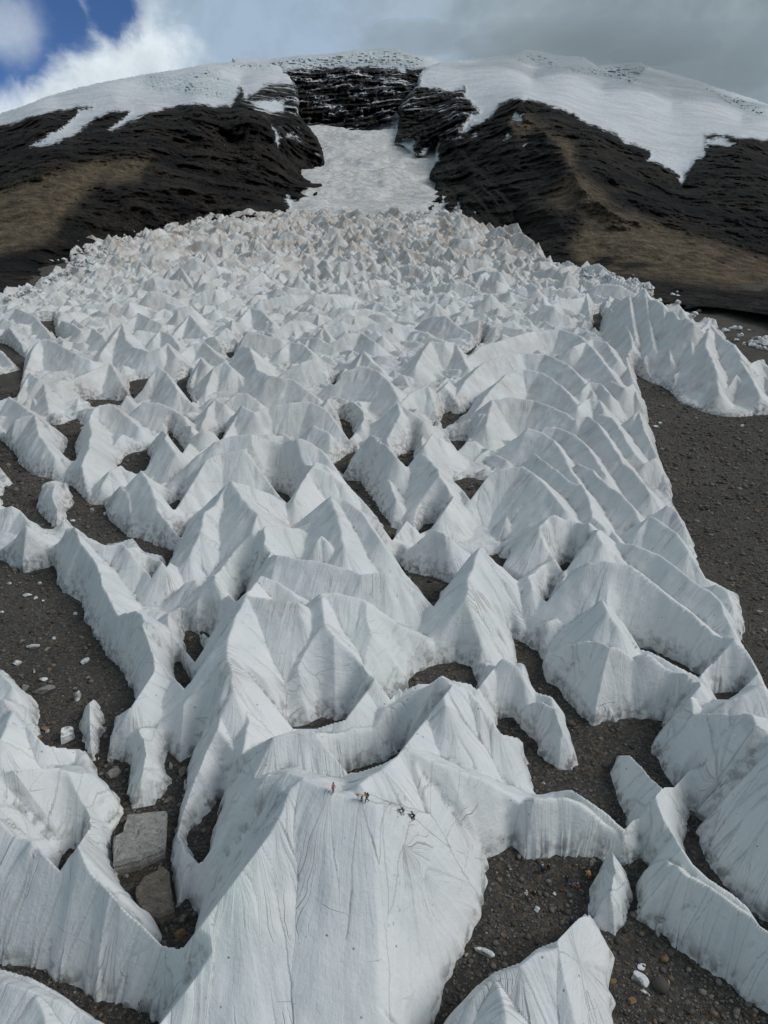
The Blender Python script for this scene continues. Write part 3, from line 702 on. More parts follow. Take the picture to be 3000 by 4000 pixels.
# where bare moraine is open to view between the sails, the ice on the near side stays low enough to leave it open
AZ = 1700; mrun = np.full(AZ, 1e9); yg = np.full(AZ, -1e9)
azx = np.linspace(-.82, .82, AZ)
for r_ in range(NR - 1, -1, -1):
    y_ = rowY[r_]
    if y_ > 520: continue
    cols = (azx / rowW[r_] + 1) / 2 * (NC - 1); ok = (cols > 0) & (cols < NC - 1); ci = np.clip(np.rint(cols).astype(int), 0, NC - 1)
    gr = ok & (DG[r_, ci] < -0.25)
    m = (GG[r_, ci] + .3 - CAMZ) / y_
    mrun = np.where(yg - y_ > 45, 1e9, mrun)
    mrun = np.where(gr, np.minimum(mrun, m), mrun); yg = np.where(gr, y_, yg)
    lim_az = CAMZ + np.minimum(mrun, 50) * y_
    cb = np.clip(np.rint((rowW[r_] * U + .82) / 1.64 * (AZ - 1)).astype(int), 0, AZ - 1)
    L_ = lim_az[cb] - GG[r_]
    L_ = np.minimum(L_ + np.maximum(0, yg[cb] - y_ - 26) * 1.3, 1e3)
    sl = 1.5 * y_ * rowW[r_] * 2 / NC * np.arange(NC)
    L_ = np.minimum.accumulate(L_ - sl) + sl
    L_ = (np.minimum.accumulate((L_ + sl)[::-1]))[::-1] - sl
    a_ = HI[r_]; k_ = .5
    HI[r_] = np.where(L_ < 60, np.minimum(a_, L_) - np.maximum(k_ - np.abs(a_ - L_), 0) ** 2 / (4 * k_), a_)
HI = np.maximum(HI, -3.0)
sink = np.maximum(sstep(1650, 1900, YY) * ((FXA > 1040) | (FXA < 580)) + sstep(3250, 3600, YY + 120 * fbm(XX / 90, YY / 90, 3, 78)) * .6, sstep(0, 140, YY - 1075 + .35 * (FXA - 1150)) * sstep(1150, 1200, FXA))
GZ = GZ - 260 * sink
HI = HI - 270 * sink * ((FXA > 1150) | (YY > 3000)); ZZ = GG + HI

def surf(fx, fy, gravel=False):
    """first point of the built surface that the ray of a working-view point meets"""
    r = ray(fx, fy); t = 40.0
    def zat(x, y):
        ri = math.log(max(y, Y0) / Y0) / DR; ri = min(max(ri, 0), NR - 2); i = int(ri); fr = ri - i
        cw = (x / (rowW[i] * y) + 1) / 2 * (NC - 1); cw = min(max(cw, 0), NC - 2); j = int(cw); fc = cw - j
        A = GZ if gravel else np.maximum(ZZ[i:i + 2, j:j + 2], GZ[i:i + 2, j:j + 2])
        if gravel: A = GZ[i:i + 2, j:j + 2]
        return (A[0, 0] * (1 - fc) + A[0, 1] * fc) * (1 - fr) + (A[1, 0] * (1 - fc) + A[1, 1] * fc) * fr
    prev = t
    while t < 3500:
        if CAMZ + r[2] * t < zat(r[0] * t, r[1] * t): break
        prev = t; t *= 1.0015
    a, b = prev, t
    for _ in range(25):
        m = (a + b) / 2
        if CAMZ + r[2] * m < zat(r[0] * m, r[1] * m): b = m
        else: a = m
    x, y = r[0] * b, r[1] * b
    return Vector((x, y, zat(x, y)))
def surft(tile, x, y, gravel=False): return surf(*tf(tile, x, y), gravel)

# ------------------------------------------------------------------ materials
def newmat(name):
    m = bpy.data.materials.new(name); m.use_nodes = True; nt = m.node_tree
    b = nt.nodes['Principled BSDF']; return m, nt, b
class NB:
    def __init__(s, nt): s.nt = nt; s.N = nt.nodes; s.L = nt.links
    def set(s, sock, v):
        if isinstance(v, (int, float)): sock.default_value = v
        elif isinstance(v, tuple): sock.default_value = v if len(v) == len(sock.default_value) else v + (1,)
        else: s.L.new(v, sock)
    def math(s, op, a, b=0.0, clamp=False):
        m = s.N.new('ShaderNodeMath'); m.operation = op; m.use_clamp = clamp; s.set(m.inputs[0], a); s.set(m.inputs[1], b); return m.outputs[0]
    def noise(s, vec, scale, detail=4, rough=.55, dist=0.0, out='Fac'):
        n = s.N.new('ShaderNodeTexNoise'); s.set(n.inputs['Vector'], vec); n.inputs['Scale'].default_value = scale
        n.inputs['Detail'].default_value = detail; n.inputs['Roughness'].default_value = rough; n.inputs['Distortion'].default_value = dist
        return n.outputs[out]
    def mapr(s, v, a, b, c=0.0, d=1.0):
        m = s.N.new('ShaderNodeMapRange'); s.set(m.inputs[0], v); m.inputs[1].default_value = a; m.inputs[2].default_value = b
        m.inputs[3].default_value = c; m.inputs[4].default_value = d; return m.outputs[0]
    def mix(s, f, a, b, mode='MIX'):
        m = s.N.new('ShaderNodeMix'); m.data_type = 'RGBA'; m.blend_type = mode; s.set(m.inputs[0], f); s.set(m.inputs[6], a); s.set(m.inputs[7], b); return m.outputs[2]
    def vmul(s, v, t):
        m = s.N.new('ShaderNodeVectorMath'); m.operation = 'MULTIPLY'; s.set(m.inputs[0], v); m.inputs[1].default_value = t; return m.outputs[0]
    def pos(s): return s.N.new('ShaderNodeNewGeometry').outputs['Position']
    def attr(s, n, o='Fac'):
        a = s.N.new('ShaderNodeAttribute'); a.attribute_name = n; return a.outputs[o]
    def bump(s, h, strength, dist):
        b = s.N.new('ShaderNodeBump'); s.set(b.inputs['Height'], h); b.inputs['Strength'].default_value = strength; b.inputs['Distance'].default_value = dist; return b.outputs[0]

def ice_material():
    m, nt, b = newmat('glacier_ice'); q = NB(nt)
    pos = q.pos(); uv = q.attr('flow', 'Vector')
    big = q.noise(pos, 0.07, 4, .6)
    col = q.mix(q.mapr(big, .35, .65), (0.575, 0.605, 0.62), (0.66, 0.672, 0.68))
    tint = q.noise(pos, 0.035, 3, .5, 0.5)
    col = q.mix(q.mapr(tint, .55, .75, 0, .55), col, (0.62, 0.69, 0.66))
    pk = q.noise(pos, 0.11, 5, .6, 0.3)
    col = q.mix(q.mapr(pk, .55, .8, 0, .6), col, (0.70, 0.66, 0.65))
    # flow streaks along the fall line
    st = q.noise(q.vmul(uv, (1.6, 0.10, 1)), 1.0, 5, .65)
    col = q.mix(q.mapr(st, .48, .76, 0, .42), col, (0.46, 0.51, 0.54))
    st2 = q.noise(q.vmul(uv, (4.5, 0.14, 1)), 1.0, 3, .6)
    col = q.mix(q.mapr(st2, .35, .5, .12, 0), col, (0.80, 0.83, 0.85))
    # thin dirty cracks: zero crossings of a stretched noise, broken up by another
    def cracks(vec, sc, width, lo, hi):
        n = q.noise(vec, sc, 1, .4, 0.0); a = q.math('ABSOLUTE', q.math('SUBTRACT', n, .5))
        line = q.mapr(a, 0.0, width, 1, 0)
        br = q.mapr(q.noise(pos, 0.12, 4, .6), lo, hi)
        return q.math('MULTIPLY', line, br)
    def runs(sc, width, lo, hi, seed):
        su = q.N.new('ShaderNodeSeparateXYZ'); q.set(su.inputs[0], uv)
        wob = q.math('MULTIPLY', q.math('SUBTRACT', q.noise(pos, .22, 3, .5), .5), 1.3)
        cx = q.N.new('ShaderNodeCombineXYZ'); q.set(cx.inputs[0], q.math('ADD', q.math('MULTIPLY', q.math('ADD', su.outputs[0], wob), sc), seed)); q.set(cx.inputs[1], q.math('MULTIPLY', su.outputs[1], .004))
        n = q.noise(cx.outputs[0], 1.0, 1, .3); a = q.math('ABSOLUTE', q.math('SUBTRACT', n, .5))
        return q.math('MULTIPLY', q.mapr(a, 0, width, 1, 0), q.mapr(q.noise(pos, 0.11, 4, .6), lo, hi))
    c1 = runs(.30, .007, .50, .64, 3.3)
    c2 = q.math('MULTIPLY', cracks(q.vmul(pos, (0.035, 0.05, 0.22)), 1.0, .004, .54, .68), .7)
    c3 = runs(.9, .012, .54, .70, 17.1)
    ck = q.math('MAXIMUM', q.math('MAXIMUM', c1, c2), q.math('MULTIPLY', c3, .7))
    col = q.mix(q.math('MULTIPLY', ck, .36), col, (0.13, 0.13, 0.13))
    # cryoconite specks
    vo = q.N.new('ShaderNodeTexVoronoi'); q.set(vo.inputs['Vector'], pos); vo.inputs['Scale'].default_value = 0.55; vo.inputs['Randomness'].default_value = 1
    sp = q.mapr(vo.outputs['Distance'], 0.05, 0.12, 1, 0)
    sp = q.math('MULTIPLY', sp, q.mapr(q.noise(pos, .3, 2), .5, .6))
    col = q.mix(q.math('MULTIPLY', sp, .8), col, (0.10, 0.10, 0.10))
    # mud splashed on the foot of the ice; creases are painted darker for contrast
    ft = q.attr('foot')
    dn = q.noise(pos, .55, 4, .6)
    dirt_crease = q.math('MULTIPLY', q.mapr(ft, 0.0, 1.0, 1.0, 0.0), q.mapr(dn, .47, .60))
    col = q.mix(q.math('MULTIPLY', dirt_crease, .75), col, (0.09, 0.08, 0.07))
    # far ice is dusty brown; mid-field ice is darkened with the same tone
    fr = q.attr('dust_darken')
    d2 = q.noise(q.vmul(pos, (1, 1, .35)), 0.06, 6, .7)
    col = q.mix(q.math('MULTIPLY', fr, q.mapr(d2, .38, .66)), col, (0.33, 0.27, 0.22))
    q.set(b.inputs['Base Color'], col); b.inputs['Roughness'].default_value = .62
    b.inputs['Specular IOR Level'].default_value = .25
    h = q.math('ADD', q.math('MULTIPLY', st, .5), q.math('MULTIPLY', q.noise(pos, 1.8, 4, .6), .18))
    h = q.math('ADD', h, q.math('MULTIPLY', ck, -.5))
    h = q.math('ADD', h, q.math('MULTIPLY', q.noise(pos, .5, 4, .6), .6))
    q.set(b.inputs['Normal'], q.bump(h, .7, .5))
    return m
M_ICE = ice_material()

def gravel_material(name='moraine_gravel'):
    m, nt, b = newmat(name); q = NB(nt)
    pos = q.pos()
    vo = q.N.new('ShaderNodeTexVoronoi'); q.set(vo.inputs['Vector'], pos); vo.inputs['Scale'].default_value = 1.9
    vo2 = q.N.new('ShaderNodeTexVoronoi'); q.set(vo2.inputs['Vector'], pos); vo2.inputs['Scale'].default_value = .75
    big = q.noise(pos, .05, 5, .6)
    col = q.mix(q.mapr(big, .35, .65), (0.046, 0.0455, 0.044), (0.078, 0.075, 0.071))
    lg = q.noise(pos, .018, 6, .65, .6)
    col = q.mix(q.mapr(lg, .48, .62, 0, .7), col, (0.095, 0.090, 0.083))
    wet = q.noise(pos, .12, 4, .6, 1.0)
    col = q.mix(q.mapr(wet, .56, .68, 0, .6), col, (0.026, 0.023, 0.020))
    s = q.N.new('ShaderNodeSeparateColor'); q.set(s.inputs[0], vo.outputs['Color'])
    col = q.mix(q.mapr(s.outputs[0], .55, 1, 0, .75), col, (0.17, 0.155, 0.135))
    col = q.mix(q.mapr(s.outputs[1], .88, .95, 0, .6), col, (0.17, 0.10, 0.045))
    s2 = q.N.new('ShaderNodeSeparateColor'); q.set(s2.inputs[0], vo2.outputs['Color'])
    msk = q.math('MULTIPLY', q.mapr(s2.outputs[0], .80, .9), q.mapr(vo2.outputs['Distance'], .22, .30, 1, 0))
    col = q.mix(q.math('MULTIPLY', msk, .8), col, (0.20, 0.19, 0.175))
    fine = q.noise(pos, 5, 4, .7)
    col = q.mix(q.mapr(fine, .4, .6, .5, 0), col, (0.03, 0.027, 0.024))
    q.set(b.inputs['Base Color'], col); b.inputs['Roughness'].default_value = .95; b.inputs['Specular IOR Level'].default_value = .15
    h = q.math('ADD', q.math('MULTIPLY', vo.outputs['Distance'], -.4), fine)
    q.set(b.inputs['Normal'], q.bump(h, .9, .35))
    return m
M_GRAV = gravel_material()

def stone_material(name, c1, c2, sc=1.0):
    m, nt, b = newmat(name); q = NB(nt)
    tc = q.N.new('ShaderNodeTexCoord').outputs['Object']
    n = q.noise(q.vmul(tc, (1, 2.2, 3)), .8 * sc, 6, .7, .5)
    col = q.mix(q.mapr(n, .35, .65), c1, c2)
    n2 = q.noise(tc, 4 * sc, 5, .7)
    col = q.mix(q.mapr(n2, .35, .5, .5, 0), col, tuple(v * .4 for v in c1))
    v = q.math('ABSOLUTE', q.math('SUBTRACT', q.noise(q.vmul(tc, (.6, 1.2, 1)), .9 * sc, 2, .5, .8), .5))
    col = q.mix(q.mapr(v, 0, .012, .6, 0), col, tuple(min(1, x * 1.6) for x in c2))
    q.set(b.inputs['Base Color'], col); b.inputs['Roughness'].default_value = .9
    q.set(b.inputs['Normal'], q.bump(q.math('ADD', n, q.math('MULTIPLY', n2, .4)), .8, .3))
    return m
M_STONE = [stone_material('grey_stone', (0.13, 0.125, 0.115), (0.24, 0.235, 0.22)),
           stone_material('brown_stone', (0.10, 0.085, 0.07), (0.18, 0.155, 0.13)),
           stone_material('ochre_stone', (0.14, 0.09, 0.045), (0.24, 0.16, 0.085), 2),
           stone_material('pale_stone', (0.24, 0.23, 0.20), (0.36, 0.34, 0.30), 2), stone_material('slab_stone', (0.20, 0.195, 0.18), (0.31, 0.31, 0.295), .8)]

# ------------------------------------------------------------------ mesh building
def grid_normals():
    dzdr = np.gradient(ZZ, axis=0); dydr = np.gradient(YY, axis=0); dxdr = np.gradient(XX, axis=0)
    dzdc = np.gradient(ZZ, axis=1); dxdc = np.gradient(XX, axis=1)
    a = np.stack([dxdr, dydr, dzdr], -1); c = np.stack([dxdc, np.zeros_like(dxdc), dzdc], -1)
    n = np.cross(c, a); n /= np.linalg.norm(n, axis=-1, keepdims=True) + 1e-12
    return n
NORM = grid_normals()
def shifted(A, dr, dc): return np.roll(np.roll(A, dr, 0), dc, 1)
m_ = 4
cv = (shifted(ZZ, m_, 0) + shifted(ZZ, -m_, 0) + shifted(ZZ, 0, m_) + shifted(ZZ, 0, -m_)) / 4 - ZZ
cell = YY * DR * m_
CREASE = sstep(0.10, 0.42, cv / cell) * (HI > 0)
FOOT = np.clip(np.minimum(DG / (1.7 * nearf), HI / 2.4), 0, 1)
FOOT = np.minimum(FOOT, 1 - .6 * CREASE)  # concave creases get painted darkening too, to deepen their contrast
DUST_DARKEN = (0.72 * sstep(600, 1200, YY) * (1 - 0.5 * sstep(1480, 1650, YY)) + 0.38 * sstep(120, 380, YY))  # dusty far field, plus a darkening that starts in the mid field

def mesh_from_faces(name, mask, Zarr, material, attrs=True, step=1):
    """mask: (rows-1, cols-1) bool"""
    r, c = np.nonzero(mask)
    if len(r) == 0: return None
    idx = np.stack([r * NC + c, r * NC + c + 1, (r + 1) * NC + c + 1, (r + 1) * NC + c], 1)
    uniq, inv = np.unique(idx.ravel(), return_inverse=True)
    co = np.stack([XX.ravel()[uniq], YY.ravel()[uniq], Zarr.ravel()[uniq]], 1).astype(np.float32)
    me = bpy.data.meshes.new(name); me.vertices.add(len(uniq)); me.vertices.foreach_set('co', co.ravel())
    me.loops.add(len(inv)); me.loops.foreach_set('vertex_index', inv.astype(np.int32))
    me.polygons.add(len(r)); me.polygons.foreach_set('loop_start', np.arange(0, len(inv), 4, dtype=np.int32))
    me.polygons.foreach_set('use_smooth', np.ones(len(r), bool))
    me.update(calc_edges=True)
    if attrs:
        a = me.attributes.new('flow', 'FLOAT_VECTOR', 'POINT')
        a.data.foreach_set('vector', np.stack([SU.ravel()[uniq], SVv.ravel()[uniq], np.zeros(len(uniq))], 1).astype(np.float32).ravel())
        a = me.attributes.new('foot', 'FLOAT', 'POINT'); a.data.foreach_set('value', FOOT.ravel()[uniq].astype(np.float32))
        a = me.attributes.new('dust_darken', 'FLOAT', 'POINT'); a.data.foreach_set('value', DUST_DARKEN.ravel()[uniq].astype(np.float32))
        me.normals_split_custom_set_from_vertices(NORM.reshape(-1, 3)[uniq].astype(np.float32))
    me.materials.append(material)
    o = bpy.data.objects.new(name, me); C.objects.link(o)
    return o
def tag(o, label=None, cat=None, group=None, kind=None):
    if label: o['label'] = label
    if cat: o['category'] = cat
    if group: o['group'] = group
    if kind: o['kind'] = kind
    return o

FI = ID[:-1, :-1]
icef = np.maximum(np.maximum(HI[:-1, :-1], HI[1:, :-1]), np.maximum(HI[:-1, 1:], HI[1:, 1:])) > -0.6
# which random pinnacles become things of their own
areas = np.bincount(np.clip(FI[icef], 0, None), minlength=pid)
px = [(areas[i] , i, f) for (i, k, pl, f) in PINN if f[1] > 560 and -40 < f[0] < 1700 and f[2] < 900]
px.sort(reverse=True)
THING = {}
for (_, i, f) in px[:140]:
    side = 'left' if f[0] < 520 else ('middle' if f[0] < 1000 else 'right')
    dep = 'nearer' if f[1] > 640 else 'farther'
    THING[i] = ('pale ice pinnacle among many alike in the %s %s part of the ice field' % (dep, side),
                'ice pinnacles of the %s %s field' % (dep, side))
def biggest(m):
    r, c = np.nonzero(m)
    if len(r) == 0: return m
    r0, c0 = r.min(), c.min(); w = c.max() - c0 + 3
    left = set(((r - r0 + 1) * w + (c - c0 + 1)).tolist()); best = []
    while left:
        st = [left.pop()]; comp = [st[0]]
        while st:
            k_ = st.pop()
            for d_ in (k_ - 1, k_ + 1, k_ - w, k_ + w):
                if d_ in left: left.discard(d_); st.append(d_); comp.append(d_)
        if len(comp) > len(best): best = comp
    out = np.zeros(m.shape, bool); b_ = np.array(best); out[b_ // w + r0 - 1, b_ % w + c0 - 1] = True
    return out
claimed = np.zeros(icef.shape, bool)
order = np.argsort(FI[icef], kind='stable')
for (i, k, label, polys) in CR:
    m = biggest(icef & (FI == i))
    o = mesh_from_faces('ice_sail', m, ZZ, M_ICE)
    if o is None: print('EMPTY SAIL', label); continue
    claimed |= m
    tag(o, label, 'ice sail', 'ice sails of the glacier')
for i, (label, grp) in THING.items():
    m = biggest(icef & (FI == i))
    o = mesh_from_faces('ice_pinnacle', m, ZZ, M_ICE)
    if o is None: continue
    claimed |= m
    tag(o, label, 'ice pinnacle', grp)
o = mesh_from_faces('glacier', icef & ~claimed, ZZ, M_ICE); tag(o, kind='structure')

# moraine sheet (every second row and column) wherever it can show
gm = (HI < 2.0)
gmask = gm[:-1, :-1] | gm[1:, 1:]
k = np.zeros(gmask.shape, bool)
for dr in range(-3, 4, 3):
    for dc in range(-3, 4, 3): k |= np.roll(np.roll(gmask, dr, 0), dc, 1)
o = mesh_from_faces('ground', k, GZ, M_GRAV, attrs=False); tag(o, kind='structure')
# ------------------------------------------------------------------ the mountain: reliefs built at their real distances
def ground_t(fx, fy):
    r = ray(fx, fy); x, y = unproj(fx, fy, 0.0); return y / r[1]
def in_poly(poly, X, Y, soft=2.0):
    return sstep(soft, -soft, sdf(poly, X, Y))
def relief(name, outline, ctrl, foot, snow, tan, ledge, serac, step=1.5, push_above=430, seed=0, cliff=None, ridge=None, noisescale=1.0):
    pts = [(x, y, math.log(d)) for (x, y, d) in ctrl] + [(x, y, math.log(ground_t(x, y))) for (x, y) in foot]
    A = np.array(pts); n = len(A)
    def ker(d2): return np.sqrt(d2 + 25.0)              # gentle cone kernel: no overshoot
    K = ker((A[:, None, 0] - A[None, :, 0]) ** 2 + (A[:, None, 1] - A[None, :, 1]) ** 2)
    Pm = np.stack([np.ones(n), A[:, 0] / 100, A[:, 1] / 100], 1)
    M = np.block([[K + 1e-6 * np.eye(n), Pm], [Pm.T, np.zeros((3, 3))]])
    w = np.linalg.solve(M, np.concatenate([A[:, 2], np.zeros(3)]))
    xs = np.arange(min(p[0] for p in outline), max(p[0] for p in outline), step); ys = np.arange(min(p[1] for p in outline), max(p[1] for p in outline), step)
    FX, FY = np.meshgrid(xs, ys)
    lt = w[n] + w[n + 1] * FX / 100 + w[n + 2] * FY / 100
    for i in range(n): lt = lt + w[i] * ker((FX - A[i, 0]) ** 2 + (FY - A[i, 1]) ** 2)
    T = np.exp(lt)
    rx = (FX * SC - 1500) / FPX; ry = -(FY * SC - 2000) / FPX; p = rad(PITCH)
    RY = math.cos(p) + ry * math.sin(p); RZ = -math.sin(p) + ry * math.cos(p)
    X = rx * T; Z = CAMZ + RZ * T; Y = RY * T
    jx = FX + 9 * fbm(FX / 22, FY / 22, 4, seed + 1) + 2.5 * fbm(FX / 4, FY / 4, 3, seed + 2); jy = FY + 7 * fbm(FX / 22, FY / 14, 4, seed + 3) + 2.5 * fbm(FX / 4, FY / 3, 3, seed + 4)
    def mask(polys, soft=2.0):
        m = np.zeros(FX.shape)
        for q in polys: m = np.maximum(m, in_poly(q, jx, jy, soft))
        return m
    SN = mask(snow, 11.0); TN = mask(tan, 17.0); LD = mask(ledge, 5.0); SR = mask(serac, 6.0); CL = mask(cliff or [], 8.0); RG = mask(ridge or [], 26.0); ridge_amp = 70.0
    s = noisescale
    Zs = Z; Z = Z + .30 * Y
    rock = 120 * s * fbm(X / 330, Z / 260, 6, seed + 5, .56, ridged=True) + 42 * s * fbm(X / 60, Z / 45, 5, seed + 6, .6)
    rock = rock + 20 * s * fbm(X / 26, Z / 18, 4, seed + 21, .6) + 55 * s * fbm(X / 95 + .3 * fbm(X / 60, Z / 60, 2, seed), Z / 380, 5, seed + 22, .55, ridged=True)
    rock = rock * (1 - .4 * TN)
    st = Zs / 55 + 1.2 * fbm(X / 500, Z / 300, 3, seed + 7); strata = np.abs((st % 1) - .5) * 2
    rock = rock + CL * (30 * s * strata ** 2 + 55 * s * fbm(X / 45, Z / 420, 5, seed + 8, .55, ridged=True))
    snw = 26 * fbm(X / 400, Z / 120, 4, seed + 9) + 12 * fbm(X / 60, Z / 26, 5, seed + 13, .6)
    ser = 60 * fbm(X / 120, Z / 55, 6, seed + 10, .62, ridged=True) + 25 * fbm(X / 35, Z / 30, 4, seed + 14, .6)
    disp = np.where(True, rock * (1 - SN) + snw * SN, 0) * (1 - SR) + ser * SR
    Z = Zs
    disp = disp * np.clip(T / 2600, .3, 1.5) + ridge_amp * RG
    T2 = T - disp
    d_edge = np.clip(-sdf(outline, FX, FY) / 9.0, 0, 1)
    T2 = T2 * (1 + 0.10 * (1 - d_edge) ** 2 * sstep(push_above + 20, push_above - 20, FY))
    wob = sdf(outline, FX + 2.2 * fbm(FX / 7, FY / 7, 4, seed + 11), FY + 2.2 * fbm(FX / 7 + 9, FY / 7, 4, seed + 12)) < 0
    co = np.stack([rx * T2, RY * T2, CAMZ + RZ * T2], -1)
    ncol = FX.shape[1]
    f = wob[:-1, :-1] & wob[1:, 1:] & wob[1:, :-1] & wob[:-1, 1:]
    r, c = np.nonzero(f)
    idx = np.stack([r * ncol + c, (r + 1) * ncol + c, (r + 1) * ncol + c + 1, r * ncol + c + 1], 1)
    uq, inv = np.unique(idx.ravel(), return_inverse=True)
    me = bpy.data.meshes.new(name); me.vertices.add(len(uq)); me.vertices.foreach_set('co', co.reshape(-1, 3)[uq].astype(np.float32).ravel())
    me.loops.add(len(inv)); me.loops.foreach_set('vertex_index', inv.astype(np.int32))
    me.polygons.add(len(r)); me.polygons.foreach_set('loop_start', np.arange(0, len(inv), 4, dtype=np.int32))
    me.polygons.foreach_set('use_smooth', np.ones(len(r), bool)); me.update(calc_edges=True)
    for an, arr in (('snow', np.maximum(SN, SR)), ('tan', TN), ('ledge', LD), ('serac', SR)):
        a = me.attributes.new(an, 'FLOAT', 'POINT'); a.data.foreach_set('value', arr.ravel()[uq].astype(np.float32))
    me.materials.append(M_MTN)
    o = bpy.data.objects.new(name, me); C.objects.link(o); tag(o, kind='structure'); return o

def mountain_material():
    m, nt, b = newmat('mountain'); q = NB(nt)
    pos = q.pos()
    n1 = q.noise(pos, .006, 8, .65, .4); n2 = q.noise(pos, .05, 6, .7); n3 = q.noise(pos, .16, 5, .7)
    st = q.noise(q.vmul(pos, (.6, .6, 1.6)), .014, 7, .68, .5)
    rock = q.mix(q.mapr(n1, .35, .65), (0.012, 0.0125, 0.014), (0.042, 0.036, 0.031))
    rock = q.mix(q.mapr(st, .48, .56, 0, .85), rock, (0.078, 0.067, 0.056))
    rock = q.mix(q.mapr(n3, .42, .6, .55, 0), rock, (0.010, 0.010, 0.011))
    rock = q.mix(q.mapr(n2, .35, .6, .6, 0), rock, (0.012, 0.012, 0.013))
    tan = q.mix(q.mapr(n2, .4, .65), (0.095, 0.077, 0.055), (0.23, 0.18, 0.12))
    col = q.mix(q.math('MULTIPLY', q.attr('tan'), q.mapr(n1, .34, .46)), rock, tan)
    # snow: traced fields, plus ledges of the cliff bands
    sn = q.math('ADD', q.attr('snow'), q.mapr(q.noise(q.vmul(pos, (1, 1, 2)), .035, 7, .75), .3, .7, -.5, .5))
    sf = q.mapr(sn, .42, .56)
    ln = q.noise(q.vmul(pos, (.5, .5, 2.0)), .013, 7, .68, .5)
    lf = q.math('MULTIPLY', q.mapr(ln, .53, .58), q.attr('ledge'))
    sf = q.math('MAXIMUM', sf, lf)
    g = q.noise(q.vmul(pos, (1, 1, 1.6)), .008, 6, .6)
    snow = q.mix(q.mapr(g, .4, .65), (0.64, 0.67, 0.71), (0.54, 0.57, 0.60))
    bl = q.noise(q.vmul(pos, (1, 1, 2.5)), .022, 5, .65)
    snow = q.mix(q.math('MULTIPLY', q.attr('serac'), q.mapr(bl, .45, .6)), snow, (0.42, 0.50, 0.53))
    dr = q.noise(q.vmul(pos, (1, 1, 2)), .004, 7, .65, 1)
    snow = q.mix(q.mapr(dr, .56, .68, 0, .5), snow, (0.50, 0.45, 0.42))
    col = q.mix(sf, col, snow)
    q.set(b.inputs['Base Color'], col); b.inputs['Roughness'].default_value = .9; b.inputs['Specular IOR Level'].default_value = .1
    h = q.math('ADD', q.math('MULTIPLY', n2, 1.0), q.math('MULTIPLY', n1, 1.5))
    hh = q.math('MULTIPLY', h, q.mapr(sf, 0, 1, 1, .35))
    q.set(b.inputs['Normal'], q.bump(hh, 1.0, 26))
    return m
M_MTN = mountain_material()
def A_(l, o=0): return [(o + x / 2, y / 2) for x, y in l]       # tile A / B trace -> working view
BX = 829.5
# centre: cliff band, upper ice
relief('mountain_centre',
  outline=[(500,124),(560,128),(610,124),(650,118),(700,116),(760,108),(830,102),(860,104),(885,112),(930,124),(960,134),(985,150),(985,330),(760,335),(600,330),(500,240)],
  ctrl=[(500,130,5600),(620,122,5700),(760,108,5900),(880,110,5900),(980,135,5600),(620,150,5000),(760,150,4900),(880,150,5000),(640,200,4600),(760,200,4500),(880,200,4400),
        (700,260,4250),(800,255,4150),(850,245,4050),(620,290,4200),(720,300,3800),(850,300,3700),(980,300,3800),(500,240,4700),(980,200,4800),(700,335,3350),(860,335,3350),(980,335,3400),(700,300,3550)],
  foot=[], snow=[[(480,90),(1000,90),(1000,160),(940,150),(905,150),(880,148),(872,158),(858,146),(830,150),(800,143),(760,150),(740,146),(700,145),(670,150),(650,148),(615,152),(600,160),(480,150)],
                 A_([(1340,590),(1500,580),(1600,555),(1640,530),(1659,535),(1760,480),(2000,520),(2000,700),(1340,700)])],
  tan=[], ledge=[[(600,140),(880,140),(960,160),(960,320),(640,320)]], serac=[[(590,112),(700,108),(830,100),(900,112),(925,135),(885,150),(855,140),(740,142),(620,150),(590,145)],
                 A_([(1600,590),(1640,540),(1720,520),(1720,680),(1620,680)])],
  cliff=[[(600,150),(880,148),(960,180),(960,300),(700,300),(600,260)]], push_above=300, seed=100)
